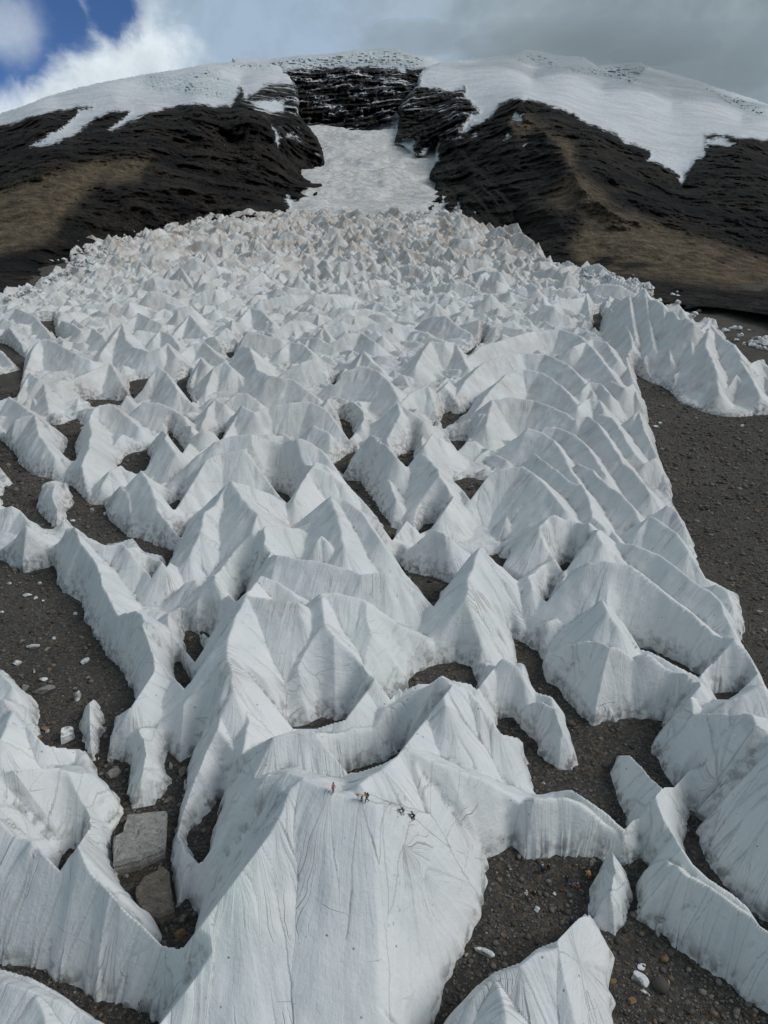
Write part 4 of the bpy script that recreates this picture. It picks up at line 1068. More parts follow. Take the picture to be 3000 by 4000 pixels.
# left massif
relief('mountain_west',
  outline=[(-150,300),(-60,262),(0,244),(50,228),(100,208),(170,188),(230,175),(310,160),(350,154),(400,146),(430,140),(470,135),(520,131),(560,132),(600,136),(630,143),(640,155),(632,172),(640,182),(648,215),(646,248),
           (665,270),(685,295),(697,320),(706,352),(711,375),(707,395),(694,412),(690,425),(668,432),(655,430),(648,440),(630,440),(640,452),(640,462),(620,466),(625,480),(560,495),(500,500),(440,505),(380,515),(250,540),(160,560),(130,590),(60,640),(0,670),(-150,740)],
  ctrl=[(-150,290,2300),(0,246,2600),(120,205,3000),(310,162,4500),(470,137,5000),(600,137,5300),(636,150,5200),(600,175,4300),(640,185,4100),(520,180,4300),(400,200,3000),(250,210,2500),(100,250,2000),(-100,320,1750),
        (420,228,2150),(320,240,2050),(520,225,2350),(560,245,2200),(560,320,1900),(600,300,2050),(640,250,2700),(640,300,2350),(690,330,2400),(700,370,2330),(645,380,2050),(500,300,2000),(500,380,1700),(400,330,1750),(400,420,1400),(250,300,1650),(250,380,1380),(100,330,1480),(100,420,1230),(-100,420,1250),(-100,520,1050),(100,500,1050),(300,460,1230),(500,440,1480)],
  foot=[(-150,700),(0,630),(130,548),(250,525),(380,500),(460,488),(560,478),(620,462),(650,440),(690,415),(708,375)],
  snow=[A_([(-300,640),(-200,400),(0,300),(400,200),(900,150),(1280,200),(1290,360),(1240,362),(1150,370),(1100,400),(1065,432),(1040,375),(1010,440),(1000,460),(985,455),(930,462),(880,452),(790,452),(720,470),(640,490),(570,520),(540,545),(490,565),(470,560),(540,500),(560,482),(500,480),(440,500),(400,520),(330,575),(230,625),(130,638),(180,600),(270,550),(330,500),(340,470),(395,462),(330,462),(230,485),(150,500),(60,530),(-100,560)]),
        A_([(1080,440),(1150,432),(1230,428),(1225,480),(1180,490),(1120,470)]), A_([(1182,540),(1210,580),(1205,640),(1190,600)]), A_([(1240,570),(1270,570),(1250,590),(1230,590)]),
        A_([(1240,835),(1330,890),(1420,940),(1250,940),(1240,880)]), A_([(1310,840),(1345,835),(1340,850)])],
  tan=[A_([(-300,900),(0,830),(200,760),(420,690),(560,700),(420,790),(350,860),(260,960),(200,1040),(0,1100),(-300,1200)]), A_([(380,760),(500,690),(640,690),(600,780),(480,790)])],
  ledge=[A_([(1060,360),(1290,360),(1300,600),(1410,700),(1290,620),(1180,520),(1040,440)])],
  serac=[A_([(520,340),(640,318),(760,330),(900,290),(1020,260),(1180,262),(1180,290),(960,300),(960,340),(1050,350),(1010,420),(980,440),(900,420),(760,410),(640,380)])],
  cliff=[A_([(860,470),(1080,470),(1290,360),(1410,700),(1300,860),(1240,930),(600,990),(700,760),(830,640)])], seed=200)
# right massif
relief('mountain_east',
  outline=[(905,158),(925,143),(950,134),(1000,130),(1040,124),(1075,119),(1100,117),(1130,106),(1165,109),(1200,118),(1260,122),(1290,141),(1340,136),(1385,134),(1410,147),(1440,154),(1500,171),(1560,192),(1620,210),(1659,224),(1850,300),
           (1850,740),(1659,680),(1550,665),(1430,655),(1340,640),(1260,620),(1195,600),(1160,570),(1140,525),(1100,508),(1035,512),(985,490),(950,470),(925,452),(932,420),(940,395),(922,388),(935,350),(943,300),(920,345),(895,342),(870,320),(846,316),(855,290),(862,250),(858,235),(880,205),(898,185)],
  ctrl=[(905,160,4300),(950,136,4900),(1040,124,5300),(1130,108,6000),(1260,122,5800),(1385,134,5400),(1500,171,5000),(1659,224,4500),(1850,300,4300),(1000,165,4200),(1150,170,4500),(1300,190,4300),(1450,230,3900),(1600,260,3700),
        (862,250,3050),(855,290,2750),(846,316,2590),(895,340,2350),(943,300,2450),(935,350,2250),(922,388,2010),(940,405,1870),(932,425,1720),(925,452,1540),(880,230,3200),(920,260,2900),(985,230,2750),(1000,280,2300),(1045,240,2500),(1130,212,2300),(1200,235,2200),(1300,285,1950),(1420,350,1700),(1470,385,1620),(1400,280,2500),(1520,330,1950),(1600,300,2150),
        (960,350,2150),(950,440,1580),(1000,400,1800),(1050,330,1950),(1150,270,2000),(1050,430,1480),(1150,360,1600),(1150,450,1300),(1225,340,1550),(1240,375,1380),(1290,430,1250),(1330,380,1430),(1450,460,1230),(1390,480,1120),(1560,400,1450),(1659,400,1430),(1850,420,1430),(1500,540,980),(1659,520,1080),(1659,590,900),(1300,520,1050),(1230,500,1120)],
  foot=[(1100,500),(1150,530),(1200,578),(1300,590),(1425,605),(1550,612),(1659,618),(1850,640),(990,480),(935,450)],
  snow=[A_([(150,310),(260,220),(500,180),(900,180),(1200,240),(1900,400),(2200,560),(2200,620),(1659,606),(1540,600),(1500,590),(1440,580),(1390,582),(1400,640),(1380,670),(1340,705),(1310,745),(1285,795),(1265,755),(1235,735),(1200,715),(1145,690),(1150,650),(1110,635),(1040,615),(1000,580),(960,560),(900,545),(850,520),(800,485),(740,465),(650,432),(560,430),(500,450),(460,500),(430,525),(380,545),(350,580),(325,575),(340,530),(380,490),(405,480),(400,465),(350,420),(345,370),(300,400),(250,390),(200,380),(150,380)], BX),
        A_([(555,490),(600,500),(590,520),(560,520)],BX), A_([(600,620),(615,615),(605,630)],BX), A_([(520,600),(540,572),(545,585)],BX), A_([(380,590),(400,570),(400,590)],BX),
        A_([(60,600),(130,600),(135,640),(135,680),(230,600),(232,690),(190,740),(180,800),(215,830),(190,830),(100,760),(40,640)],BX), A_([(210,905),(270,850),(265,930),(240,920)],BX), A_([(270,955),(330,860),(315,930)],BX),A_([(320,980),(360,955),(370,970)],BX),
        A_([(1380,600),(1460,590),(1520,620),(1480,630),(1400,625)],BX)],
  tan=[A_([(540,520),(630,505),(700,545),(650,570),(580,590)],BX), A_([(700,570),(800,600),(830,640),(810,760),(790,700),(760,640)],BX), A_([(790,740),(860,760),(940,830),(1000,890),(1150,960),(1400,1040),(1659,1120),(1800,1240),(1500,1240),(1200,1200),(900,1180),(800,1080),(870,960),(850,870),(760,900),(720,860),(770,780)],BX)],
  ledge=[A_([(60,470),(100,400),(150,330),(230,300),(345,350),(410,470),(340,600),(235,600),(230,500)],BX), A_([(60,560),(150,600),(130,680),(40,640)],BX)],
  serac=[A_([(480,240),(600,215),(700,240),(760,290),(600,270)],BX), A_([(760,290),(850,280),(980,280),(1080,265),(1150,290),(1080,360),(960,330),(850,315)],BX), A_([(1340,350),(1480,400),(1659,470),(1659,520),(1480,440)],BX)],
  cliff=[A_([(60,470),(240,300),(420,470),(330,640),(560,900),(560,1000),(300,960),(200,900),(230,600),(50,640)],BX)], ridge=[A_([(600,500),(690,540),(760,600),(820,700),(850,760),(960,860),(1100,960),(1000,960),(880,880),(820,800),(780,720),(700,620)],BX)], seed=300)

# ------------------------------------------------------------------ loose stones, boulders, ice fragments
def add_mesh(name, verts, faces, mat, parent=None, smooth=False):
    me = bpy.data.meshes.new(name); me.from_pydata([tuple(v) for v in verts], [], faces); me.update()
    if smooth: me.polygons.foreach_set('use_smooth', [True] * len(me.polygons))
    me.materials.append(mat); o = bpy.data.objects.new(name, me); C.objects.link(o)
    if parent: o.parent = parent
    return o
def ico(sub):
    bm = bmesh.new(); bmesh.ops.create_icosphere(bm, subdivisions=sub, radius=1)
    v = np.array([tuple(x.co) for x in bm.verts]); f = [[x.index for x in p.verts] for p in bm.faces]; bm.free(); return v, f
IV1, IF1 = ico(1); IV3, IF3 = ico(3)
def rock_verts(base, seed, facets=9, squash=(1, .8, .6)):
    """a sphere chopped by random planes: an angular boulder"""
    r = random.Random(seed); v = base.copy()
    for _ in range(facets):
        n = np.array([r.gauss(0, 1), r.gauss(0, 1), r.gauss(0, .8)]); n /= np.linalg.norm(n); d = r.uniform(.42, .78)
        s = v @ n; over = np.maximum(s - d, 0); v = v - over[:, None] * n[None, :]
    if len(base) > 100:
        nn = np.array([mnoise.noise(Vector(q) * 2.2 + Vector((seed, 0, 0))) for q in v]); v = v * (1 + .09 * nn[:, None])
    return v * np.array(squash)

def stones():
    ys, xs = np.nonzero((DG < 0.0) & (YY < 420) & (np.abs(XX) < YY * .72) & (YY > 55))
    rg = np.random.default_rng(3)
    # denser close by
    wgt = (YY[ys, xs] ** 0.3); wgt /= wgt.sum()
    n = 22000; pick = rg.choice(len(ys), n, replace=True, p=wgt)
    V = []; F = []; T = []; base = IV1
    fa = np.array(IF1); off = 0
    for j, k in enumerate(pick):
        x, y, z = XX[ys[k], xs[k]] + rg.uniform(-.4, .4), YY[ys[k], xs[k]] + rg.uniform(-.4, .4), GZ[ys[k], xs[k]]
        s = 0.10 + 0.20 * rg.random() ** 2 + (0.7 * rg.random() if rg.random() < .05 else 0)
        s = min(s, .62) * (1 + 1.2 * (rg.random() < .004))
        s *= min(2.4, max(1, y / 130))
        a = rg.uniform(0, 6.28); ca, sa = math.cos(a), math.sin(a)
        v = base * rg.uniform(.75, 1.15, (len(base), 1)) * np.array([s, s * rg.uniform(.6, 1), s * rg.uniform(.4, .8)])
        v = np.stack([v[:, 0] * ca - v[:, 1] * sa + x, v[:, 0] * sa + v[:, 1] * ca + y, v[:, 2] + z + s * .15], 1)
        V.append(v); F.append(fa + off); off += len(base); T.append(np.full(len(base), rg.random()))
    V = np.concatenate(V); F = np.concatenate(F); T = np.concatenate(T)
    me = bpy.data.meshes.new('gravel_stones'); me.vertices.add(len(V)); me.vertices.foreach_set('co', V.astype(np.float32).ravel())
    me.loops.add(F.size); me.loops.foreach_set('vertex_index', F.astype(np.int32).ravel())
    me.polygons.add(len(F)); me.polygons.foreach_set('loop_start', np.arange(0, F.size, 3, dtype=np.int32)); me.update(calc_edges=True)
    a = me.attributes.new('tone', 'FLOAT', 'POINT'); a.data.foreach_set('value', T.astype(np.float32))
    m, nt, b = newmat('loose_stone'); q = NB(nt)
    cr = q.N.new('ShaderNodeValToRGB'); q.set(cr.inputs[0], q.attr('tone'))
    el = cr.color_ramp.elements; el[0].color = (.030, .028, .027, 1); el[1].color = (.22, .21, .20, 1); el[1].position = 1
    for p_, c_ in ((.45, (.085, .075, .065)), (.75, (.13, .12, .108)), (.90, (.16, .15, .135)), (.94, (.15, .10, .06)), (.975, (.11, .07, .04))):
        e = el.new(p_); e.color = c_ + (1,)
    q.set(b.inputs['Base Color'], cr.outputs[0]); b.inputs['Roughness'].default_value = .95
    me.materials.append(m); o = bpy.data.objects.new('gravel_stones', me); C.objects.link(o); tag(o, kind='stuff')
stones()

def boulder(tile, x, y, size, mat, label, seed, squash=(1, .8, .6), name='boulder', cat='boulder', group=None, rot=None, sub=IV3, subf=IF3, sink=.25):
    p = surft(tile, x, y)
    v = rock_verts(sub, seed, squash=squash) * size
    o = add_mesh(name, v, subf, mat, smooth=False)
    o.location = p + Vector((0, 0, size * squash[2] * (.55 - sink))); o.rotation_euler = (0, 0, rot if rot is not None else seed * 1.3)
    tag(o, label, cat, group); return o
def slab(tile, pts, thick, tiltz, mat, label, seed):
    """flat-topped block whose top outline is traced from the photograph, real thickness downward"""
    base = Vector((0, 0, 0)); top = []
    for (x, y) in pts:
        X, Y = P(tile, x, y, thick); top.append((X, Y))
    cx = sum(t[0] for t in top) / len(top); cy = sum(t[1] for t in top) / len(top)
    bm = bmesh.new(); r = random.Random(seed)
    ring = []
    for i in range(len(top)):
        a, b = top[i], top[(i + 1) % len(top)]
        for j in range(6):
            t = j / 6; ring.append((a[0] + (b[0] - a[0]) * t + (.22 * mnoise.noise(Vector((i * 3.1 + t * 2.2, seed, 0))) + r.uniform(-.05, .05)) - cx, a[1] + (b[1] - a[1]) * t + r.uniform(-.07, .07) - cy))
    gz = float(ground(cx, cy)); n = len(ring); levels = [(0.0, 1.06), (-thick * .3, 1.0 + .02), (-thick * .33, .97), (-thick * .7, 1.0), (-thick * 1.4, .95)]
    lv = []
    vtop = []
    for li, (dz, sc) in enumerate([(0, .97)] + levels[1:]):
        lv.append([bm.verts.new((x * sc + r.uniform(-.04, .04), y * sc + r.uniform(-.04, .04), thick + dz + tiltz[0] * x + tiltz[1] * y + r.uniform(-.04, .04))) for x, y in ring])
    for li in range(len(lv) - 1):
        for i in range(n): bm.faces.new((lv[li][i], lv[li][(i + 1) % n], lv[li + 1][(i + 1) % n], lv[li + 1][i]))
    # top as inner rings with a rough broken surface
    prev = lv[0]
    for s_ in (.9, .8, .7, .6, .5, .4, .3, .2, .1):
        cur = [bm.verts.new((x * s_ * .97, y * s_ * .97, thick + tiltz[0] * x * s_ + tiltz[1] * y * s_ + .10 * mnoise.noise(Vector((x * s_ * 1.2, y * s_ * 2.4, seed))) + (.16 if x * s_ < -.9 else 0) - .22 * (mnoise.noise(Vector((x * s_ * .5, y * s_ * .9, seed + 4))) > .12) + .06 * mnoise.noise(Vector((x * s_ * 5, y * s_ * 7, seed))))) for x, y in ring]
        for i in range(n): bm.faces.new((prev[i], cur[i], cur[(i + 1) % n], prev[(i + 1) % n]))
        prev = cur
    c = bm.verts.new((0, 0, thick)); 
    for i in range(n): bm.faces.new((prev[i], c, prev[(i + 1) % n]))
    bmesh.ops.recalc_face_normals(bm, faces=bm.faces)
    me = bpy.data.meshes.new('stone_slab'); bm.to_mesh(me); bm.free(); me.materials.append(mat)
    o = bpy.data.objects.new('stone_slab', me); C.objects.link(o); o.location = (cx, cy, gz); tag(o, label, 'boulder'); return o
slab('G', [(488,520),(530,495),(548,412),(715,396),(718,470),(708,560),(600,612),(490,640)], 2.4, (0.0, 0.03), M_STONE[4], 'large flat grey stone slab lying in the gully left of the biggest ice sail', 5)
slab('G', [(585,745),(620,690),(705,640),(730,660),(738,740),(750,830),(690,858),(620,850),(588,780)], 2.2, (-0.03, 0.05), M_STONE[1], 'brown veined stone slab just below the large flat grey one', 8)
B_ = [('G',490,255,1.5,0,'rough grey boulder at the top of the gully, above the flat slab',(1,.9,.75)),
      ('G',500,225,.8,0,'small grey boulder perched beside the rough gully boulder',(1,.9,.75)),
      ('G',740,215,.9,3,'smooth pale boulder in the gully beside a brown block',(.7,1,.7)),
      ('G',790,240,1.3,1,'brown block wedged under the ice right of the smooth pale boulder',(1.2,.8,.6)),
      ('G',765,495,.8,3,'rounded pale boulder right of the large flat slab',(.8,1,.6)),
      ('G',725,365,.9,1,'flat brown boulder in the gully above the large slab',(1.3,.7,.4)),
      ('G',540,690,.9,0,'broken grey boulder between the two stone slabs, left side',(1,.7,.5)),
      ('G',700,875,1.2,1,'dark broken boulder under the brown slab',(1.2,.6,.4)),
      ('G',775,950,1.2,2,'ochre-brown boulder at the bottom end of the gully',(1,.9,.6)),
      ('G',790,880,1.3,1,'dark jagged boulder above the ochre one at the gully end',(.8,1,.7)),
      ('G',172,95,1.0,2,'ochre boulder beside the lower left ice mass',(1,.8,.6)),
      ('G',205,65,.7,3,'pale yellow stone above the ochre boulder at left',(1,.9,.6)),
      ('E',205,995,2.2,0,'long pinkish grey boulder in the left gravel basin',(1.2,.55,.45)),
      ('E',105,985,1.4,0,'squat grey boulder left of the long one in the left basin',(1,.8,.5)),
      ('E',65,475,1.1,1,'round brown boulder tucked under the twin-peaked fin at left',(1,.9,.9)),
      ('E',205,815,.9,0,'flat grey stone in the middle of the left basin',(1.2,.6,.4)),
      ('E',195,1160,1.1,2,'ochre stone at the bottom of the left basin',(1,.8,.5)),
      ('H',1215,1045,.75,2,'orange-brown block lying in the bottom right gravel',(1.2,.8,.7)),
      ('H',1070,1235,.8,2,'orange-brown stone near the bottom edge, right of the bottom sail',(.7,1,.6)),
      ('H',990,1145,.55,2,'reddish stone touching the right foot of the bottom sail',(1,.8,.6)),
      ('H',1228,1155,.5,3,'pale round stone in the bottom right gravel',(1,.9,.8)),
      ('H',895,640,.6,3,'pale cream stone beside the lens-shaped ice block',(.8,.8,1)),
      ('H',553,820,.5,2,'ochre stone in the left part of the main gravel patch',(1,.8,.7)),
      ('H',515,943,.45,2,'orange stone in the lower main gravel patch',(1,.8,.7)),
      ('H',355,1030,.45,3,'pale stone close to the fluted foot of the biggest sail',(1,.8,.7)),
      ('H',545,660,.4,3,'small pale stone under the curved ice wall',(1,.8,.7)),
      ('H',688,290,.5,3,'pale stone at the end of the gravel lane',(1,.8,.6)),
      ('F',1640,735,1.1,0,'grey boulder on the right moraine near the right edge',(1,.8,.7)),
      ('F',1620,655,.9,3,'pale boulder on the right moraine above the grey one',(1,.8,.7))]
for i, (t_, x, y, s, mi, lab, sq) in enumerate(B_): boulder(t_, x, y, s, M_STONE[mi], lab, i + 3, sq)

# ice fragments scattered on the moraine
I_ = [('E',40,530,1.0,'left ice fragment of three in a row below the twin-peaked fin',(1,.8,.5)),
      ('E',87,528,.5,'tiny ice fragment in the middle of three in a row at left',(1,.8,.5)),
      ('E',172,531,1.1,'flat split ice fragment below the twin-peaked fin',(1.5,.7,.3)),
      ('E',115,582,1.2,'elongated ice fragment in the upper left basin',(1.4,.7,.4)),
      ('E',155,592,.9,'ice fragment right of the elongated one in the left basin',(1,.8,.5)),
      ('E',186,605,.5,'small ice crumb right of two larger fragments, left basin',(1,.8,.5)),
      ('E',5,655,.8,'rounded ice fragment cut by the left edge',(1,.8,.6)),
      ('E',232,768,.7,'lone ice fragment beside the shaded fin foot',(1,.8,.6)),
      ('E',142,806,1.4,'broken ice fragment in the middle of the left basin',(1.4,.7,.4)),
      ('E',325,662,.7,'upright ice fragment in the fin shadow at left',(.8,.8,1)),
      ('E',365,868,1.2,'ridged ice fragment at the right of the left basin',(.9,1.2,.6)),
      ('E',72,877,1.2,'ice fragment near the left edge sail, lower basin',(1,.9,.6)),
      ('E',186,945,1.1,'dirty ice fragment above the long boulder',(1,.9,.5)),
      ('E',148,910,.8,'slim ice fragment left of the dirty one',(.5,1.2,.4)),
      ('E',398,215,.9,'ice fragment in the channel left of the rounded small sail',(.8,1,.8)),
      ('E',453,232,.8,'upright ice fragment under the rounded small sail',(.6,.8,1.1)),
      ('E',312,260,1.0,'crumbled ice fragment right of the mushroom-shaped sail',(.8,1.2,.5)),
      ('E',340,1030,1.5,'tall ice fragment left of the upright blade',(.45,.6,1.6)),
      ('G',290,95,2.2,'blocky ice fragment above the lower left mass',(1.0,.9,1.0)),
      ('G',480,195,1.0,'thin ice fragment under the leaning fin',(.4,.6,1.4)),
      ('H',658,838,.75,'white snow-like ice fragment in the middle of the main gravel patch',(1,.9,.6)),
      ('H',735,766,.4,'small grey ice fragment right of centre in the main gravel patch',(1,.9,.5)),
      ('H',430,1022,1.1,'long ice fragment in the lower left of the main gravel patch',(1.5,.6,.5)),
      ('H',1100,1140,1.15,'angular white ice fragment in the bottom right gravel',(.9,1.2,.9)),
      ('H',1128,1193,.6,'small flat ice fragment below the angular white one',(1.4,.5,.3)),
      ('H',1115,1085,.8,'dull grey ice fragment above the angular white one',(1,.8,.3)),
      ('H',1182,940,1.0,'finger-shaped ice fragment under the long scalloped sail',(.45,.6,1.8)),
      ('H',1200,880,1.1,'bridge-like ice fragment joined to the finger-shaped one',(1.3,.5,.5)),
      ('D',1190,835,1.9,'ice fragment on the right moraine beside the main ice, right one of two',(1.3,.7,.5)),
      ('D',1172,850,1.7,'ice fragment on the right moraine beside the main ice, left one of two',(1,.8,.5)),
      ('D',1545,845,1.3,'small ice fragment below the dirty base of the right strip',(1,.8,.6))]
for i, (t_, x, y, s, lab, sq) in enumerate(I_): boulder(t_, x, y, s, M_ICE, lab, i + 101, sq, 'ice_fragment', 'ice fragment', 'ice fragments on the moraine', sink=.3)
# far scatter on both margins
rs = random.Random(5)
def scatter(tile, x0, y0, x1, y1, n, s0, s1, label, grp, jit=22):
    for i in range(n):
        t = rs.random(); x = x0 + (x1 - x0) * t + rs.gauss(0, jit); y = y0 + (y1 - y0) * t + rs.gauss(0, jit * .6)
        boulder(tile, x, y, rs.uniform(s0, s1), M_ICE, label, rs.randrange(9999), (rs.uniform(.8, 1.5), rs.uniform(.7, 1), rs.uniform(.5, 1)), 'ice_fragment', 'ice fragment', grp, sub=IV2, subf=IF2, sink=.2)
IV2, IF2 = ico(2)
scatter('C', 230, 200, 470, 90, 46, 1.8, 5.5, 'ice fragment among many on the dark upper left margin', 'ice fragments on the upper left margin', 34)
scatter('C', 0, 300, 220, 235, 18, 1.5, 4.0, 'ice fragment among several at the left end of the margin', 'ice fragments at the left end of the margin', 16)
scatter('D', 1150, 240, 1340, 350, 34, 1.5, 4.5, 'ice fragment among many above the right strip wall', 'ice fragments above the right strip wall', 22)
scatter('D', 1480, 430, 1650, 520, 26, 1.8, 4.5, 'ice fragment among many at the right edge behind the strip', 'ice fragments at the right edge', 26)
scatter('D', 860, 190, 1120, 215, 20, 1.6, 4.5, 'ice fragment among many on the dark margin under the brown slope', 'ice fragments under the brown slope', 14)

# ------------------------------------------------------------------ people
def plain(name, c, rough=.8):
    m, nt, b = newmat(name); q = NB(nt)
    tc = q.N.new('ShaderNodeTexCoord').outputs['Object']
    n = q.noise(tc, 9, 3, .6)
    q.set(b.inputs['Base Color'], q.mix(q.mapr(n, .3, .7), tuple(v * .75 for v in c), tuple(min(1, v * 1.2) for v in c))); b.inputs['Roughness'].default_value = rough
    return m
SKIN = plain('skin', (.36, .21, .14), .6); HAIR = plain('dark_hair', (.02, .016, .012)); BOOT = plain('boot_leather', (.03, .027, .025)); GLOVE = plain('glove_fabric', (.03, .03, .03)); POLE = plain('pole_metal', (.15, .15, .15), .4)
def skinned(name, pts, edges, radii, mat, parent, root=0):
    me = bpy.data.meshes.new(name); me.from_pydata([tuple(p) for p in pts], edges, []); me.update()
    o = bpy.data.objects.new(name, me); C.objects.link(o); me.materials.append(mat)
    md = o.modifiers.new('skin', 'SKIN'); md.use_smooth_shade = True
    if not me.skin_vertices: pass
    for i, r in enumerate(radii):
        me.skin_vertices[0].data[i].radius = r if isinstance(r, tuple) else (r, r); me.skin_vertices[0].data[i].use_root = (i == root)
    sb = o.modifiers.new('smooth', 'SUBSURF'); sb.levels = 1; sb.render_levels = 2
    if parent: o.parent = parent
    return o
def V_(*a): return Vector(a)
def person(fx, fy, heading, pose, jacket, trousers, head, label, pack=None, poles=False, onice=True, group=None, scale=1.0):
    p = surf(fx, fy)
    root = bpy.data.objects.new('person', None); C.objects.link(root); root.location = p; root.rotation_euler = (0, 0, rad(heading)); root.scale = (scale,) * 3
    # local frame: +X is where the person looks, Y is left; joints by pose
    if pose == 'stand':
        J = dict(hip=V_(0,0,.95), chest=V_(.02,0,1.3), neck=V_(.03,0,1.48), head=V_(.06,0,1.62),
                 kl=V_(.08,.12,.5), al=V_(.02,.14,.09), kr=V_(.02,-.12,.5), ar=V_(-.08,-.14,.09),
                 el=V_(.06,.30,1.14), wl=V_(.30,.14,1.10), er=V_(.06,-.30,1.14), wr=V_(.32,-.12,1.08))
    elif pose == 'bend':
        J = dict(hip=V_(-.12,0,.88), chest=V_(.22,0,1.08), neck=V_(.36,0,1.12), head=V_(.50,0,1.08),
                 kl=V_(.06,.13,.48), al=V_(-.04,.15,.09), kr=V_(-.08,-.13,.48), ar=V_(-.26,-.15,.09),
                 el=V_(.32,.26,.84), wl=V_(.46,.20,.62), er=V_(.34,-.26,.84), wr=V_(.50,-.18,.60))
    elif pose == 'reach':
        J = dict(hip=V_(-.05,0,.93), chest=V_(.12,0,1.24), neck=V_(.20,0,1.40), head=V_(.28,0,1.50),
                 kl=V_(.28,.12,.56), al=V_(.20,.14,.15), kr=V_(-.06,-.12,.50), ar=V_(-.16,-.14,.09),
                 el=V_(.38,.24,1.26), wl=V_(.64,.20,1.30), er=V_(.20,-.28,1.06), wr=V_(.36,-.20,.92))
    elif pose == 'walk':
        J = dict(hip=V_(0,0,.92), chest=V_(.10,0,1.26), neck=V_(.15,0,1.42), head=V_(.21,0,1.55),
                 kl=V_(.22,.11,.54), al=V_(.26,.12,.10), kr=V_(-.04,-.11,.48), ar=V_(-.32,-.12,.12),
                 el=V_(-.05,.29,1.10), wl=V_(.14,.26,.92), er=V_(.16,-.29,1.10), wr=V_(.40,-.24,1.0))
    else:  # sit
        J = dict(hip=V_(-.1,0,.28), chest=V_(.0,0,.62), neck=V_(.05,0,.80), head=V_(.10,0,.94),
                 kl=V_(.34,.16,.50), al=V_(.52,.17,.09), kr=V_(.36,-.16,.46), ar=V_(.58,-.17,.09),
                 el=V_(.14,.28,.50), wl=V_(.36,.18,.50), er=V_(.14,-.28,.50), wr=V_(.36,-.16,.46))
    up = (J['neck'] - J['chest']).normalized()
    sl = J['chest'] + up * .12 + V_(0,.19,0); sr = J['chest'] + up * .12 + V_(0,-.19,0)
    hl = J['hip'] + V_(0,.10,-.04); hr = J['hip'] + V_(0,-.10,-.04)
    pts = [J['hip'], J['chest'], J['neck'], J['head'] - up*.02, J['head'] + up*.07, sl, J['el'], J['wl'], sr, J['er'], J['wr'], hl, J['kl'], J['al'], hr, J['kr'], J['ar'], J['al'] + V_(.17,0,-.05), J['ar'] + V_(.17,0,-.05)]
    ed = [(0,1),(1,2),(2,3),(3,4),(1,5),(5,6),(6,7),(1,8),(8,9),(9,10),(0,11),(11,12),(12,13),(0,14),(14,15),(15,16),(13,17),(16,18)]
    rd = [(.15,.12),(.16,.12),.055,(.085,.10),(.08,.095),.065,.045,.03,.065,.045,.03,.085,.06,.042,.085,.06,.042,.035,.035]
    nb = len(pts)
    for s, (w, e) in enumerate((('wl','el'),('wr','er'))):                  # hands: palm, four fingers, thumb
        d = (J[w] - J[e]).normalized(); side = V_(0, 1 if s == 0 else -1, 0); wi = 7 if s == 0 else 10
        pts.append(J[w] + d * .07); rd.append((.03, .018)); ed.append((wi, len(pts) - 1)); pi_ = len(pts) - 1
        for k_ in range(4):
            o_ = side * (.027 * (k_ - 1.5)); L_ = (.065, .08, .075, .06)[k_]
            pts += [J[w] + d * .10 + o_, J[w] + d * (.10 + L_ * .55) + o_, J[w] + d * (.10 + L_ * .8) + o_ + V_(0, 0, -.035)]; rd += [.011, .009, .008]
            ed += [(pi_, len(pts) - 3), (len(pts) - 3, len(pts) - 2), (len(pts) - 2, len(pts) - 1)]
        pts += [J[w] + d * .05 - side * .04, J[w] + d * .09 - side * .055]; rd += [.012, .01]; ed += [(pi_, len(pts) - 2), (len(pts) - 2, len(pts) - 1)]
    skinned('body', pts, ed, rd, SKIN, root)
    # face and ears as small relief on the head: nose, chin
    fd = Vector((up.z, 0, -up.x)); hd = J['head']
    skinned('jacket', [J['hip'] - up*.08, J['hip'] + up*.06, J['chest'], J['neck'] - up*.05, sl, J['el'], J['wl'] - (J['wl']-J['el'])*.12, sr, J['er'], J['wr'] - (J['wr']-J['er'])*.12],
            [(0,1),(1,2),(2,3),(2,4),(4,5),(5,6),(2,7),(7,8),(8,9)], [(.20,.17),(.19,.155),(.20,.155),.085,.095,.07,.052,.095,.07,.052], jacket, root, 1)
    skinned('trousers', [J['hip'] + up*.02, hl, J['kl'], J['al'] + V_(0,0,.05), hr, J['kr'], J['ar'] + V_(0,0,.05)], [(0,1),(1,2),(2,3),(0,4),(4,5),(5,6)], [(.165,.135),.115,.085,.065,.115,.085,.065], trousers, root)
    for a in ('al', 'ar'):
        skinned('boot', [J[a] + V_(-.05,0,-.04), J[a] + V_(0,0,.06), J[a] + V_(.16,0,-.045)], [(1,0),(0,2)], [(.055,.05),.055,(.05,.04)], BOOT, root, 0)
    # helmet or cap
    v = IV3 * np.array([.125, .112, .115]); v[:, 2] = np.maximum(v[:, 2], -.02)
    hm = add_mesh('helmet', v, IF3, head, root, True); hm.location = hd + up * .075; hm.rotation_euler = (0, math.atan2(up.x, up.z), 0)
    nz = add_mesh('nose', IV1 * np.array([.022, .014, .024]), IF1, SKIN, root, True); nz.location = hd + fd * .098
    if pack:
        v = rock_verts(IV3, 3, 0, (1, 1, 1)); v = np.sign(v) * np.abs(v) ** .55 * np.array([.13, .17, .27])
        pk = add_mesh('backpack', v, IF3, pack, root, True); pk.location = J['chest'] - fd * .24 - up * .06; pk.rotation_euler = (0, math.atan2(up.x, up.z), 0)
    tag(root, label, 'person', group); return root
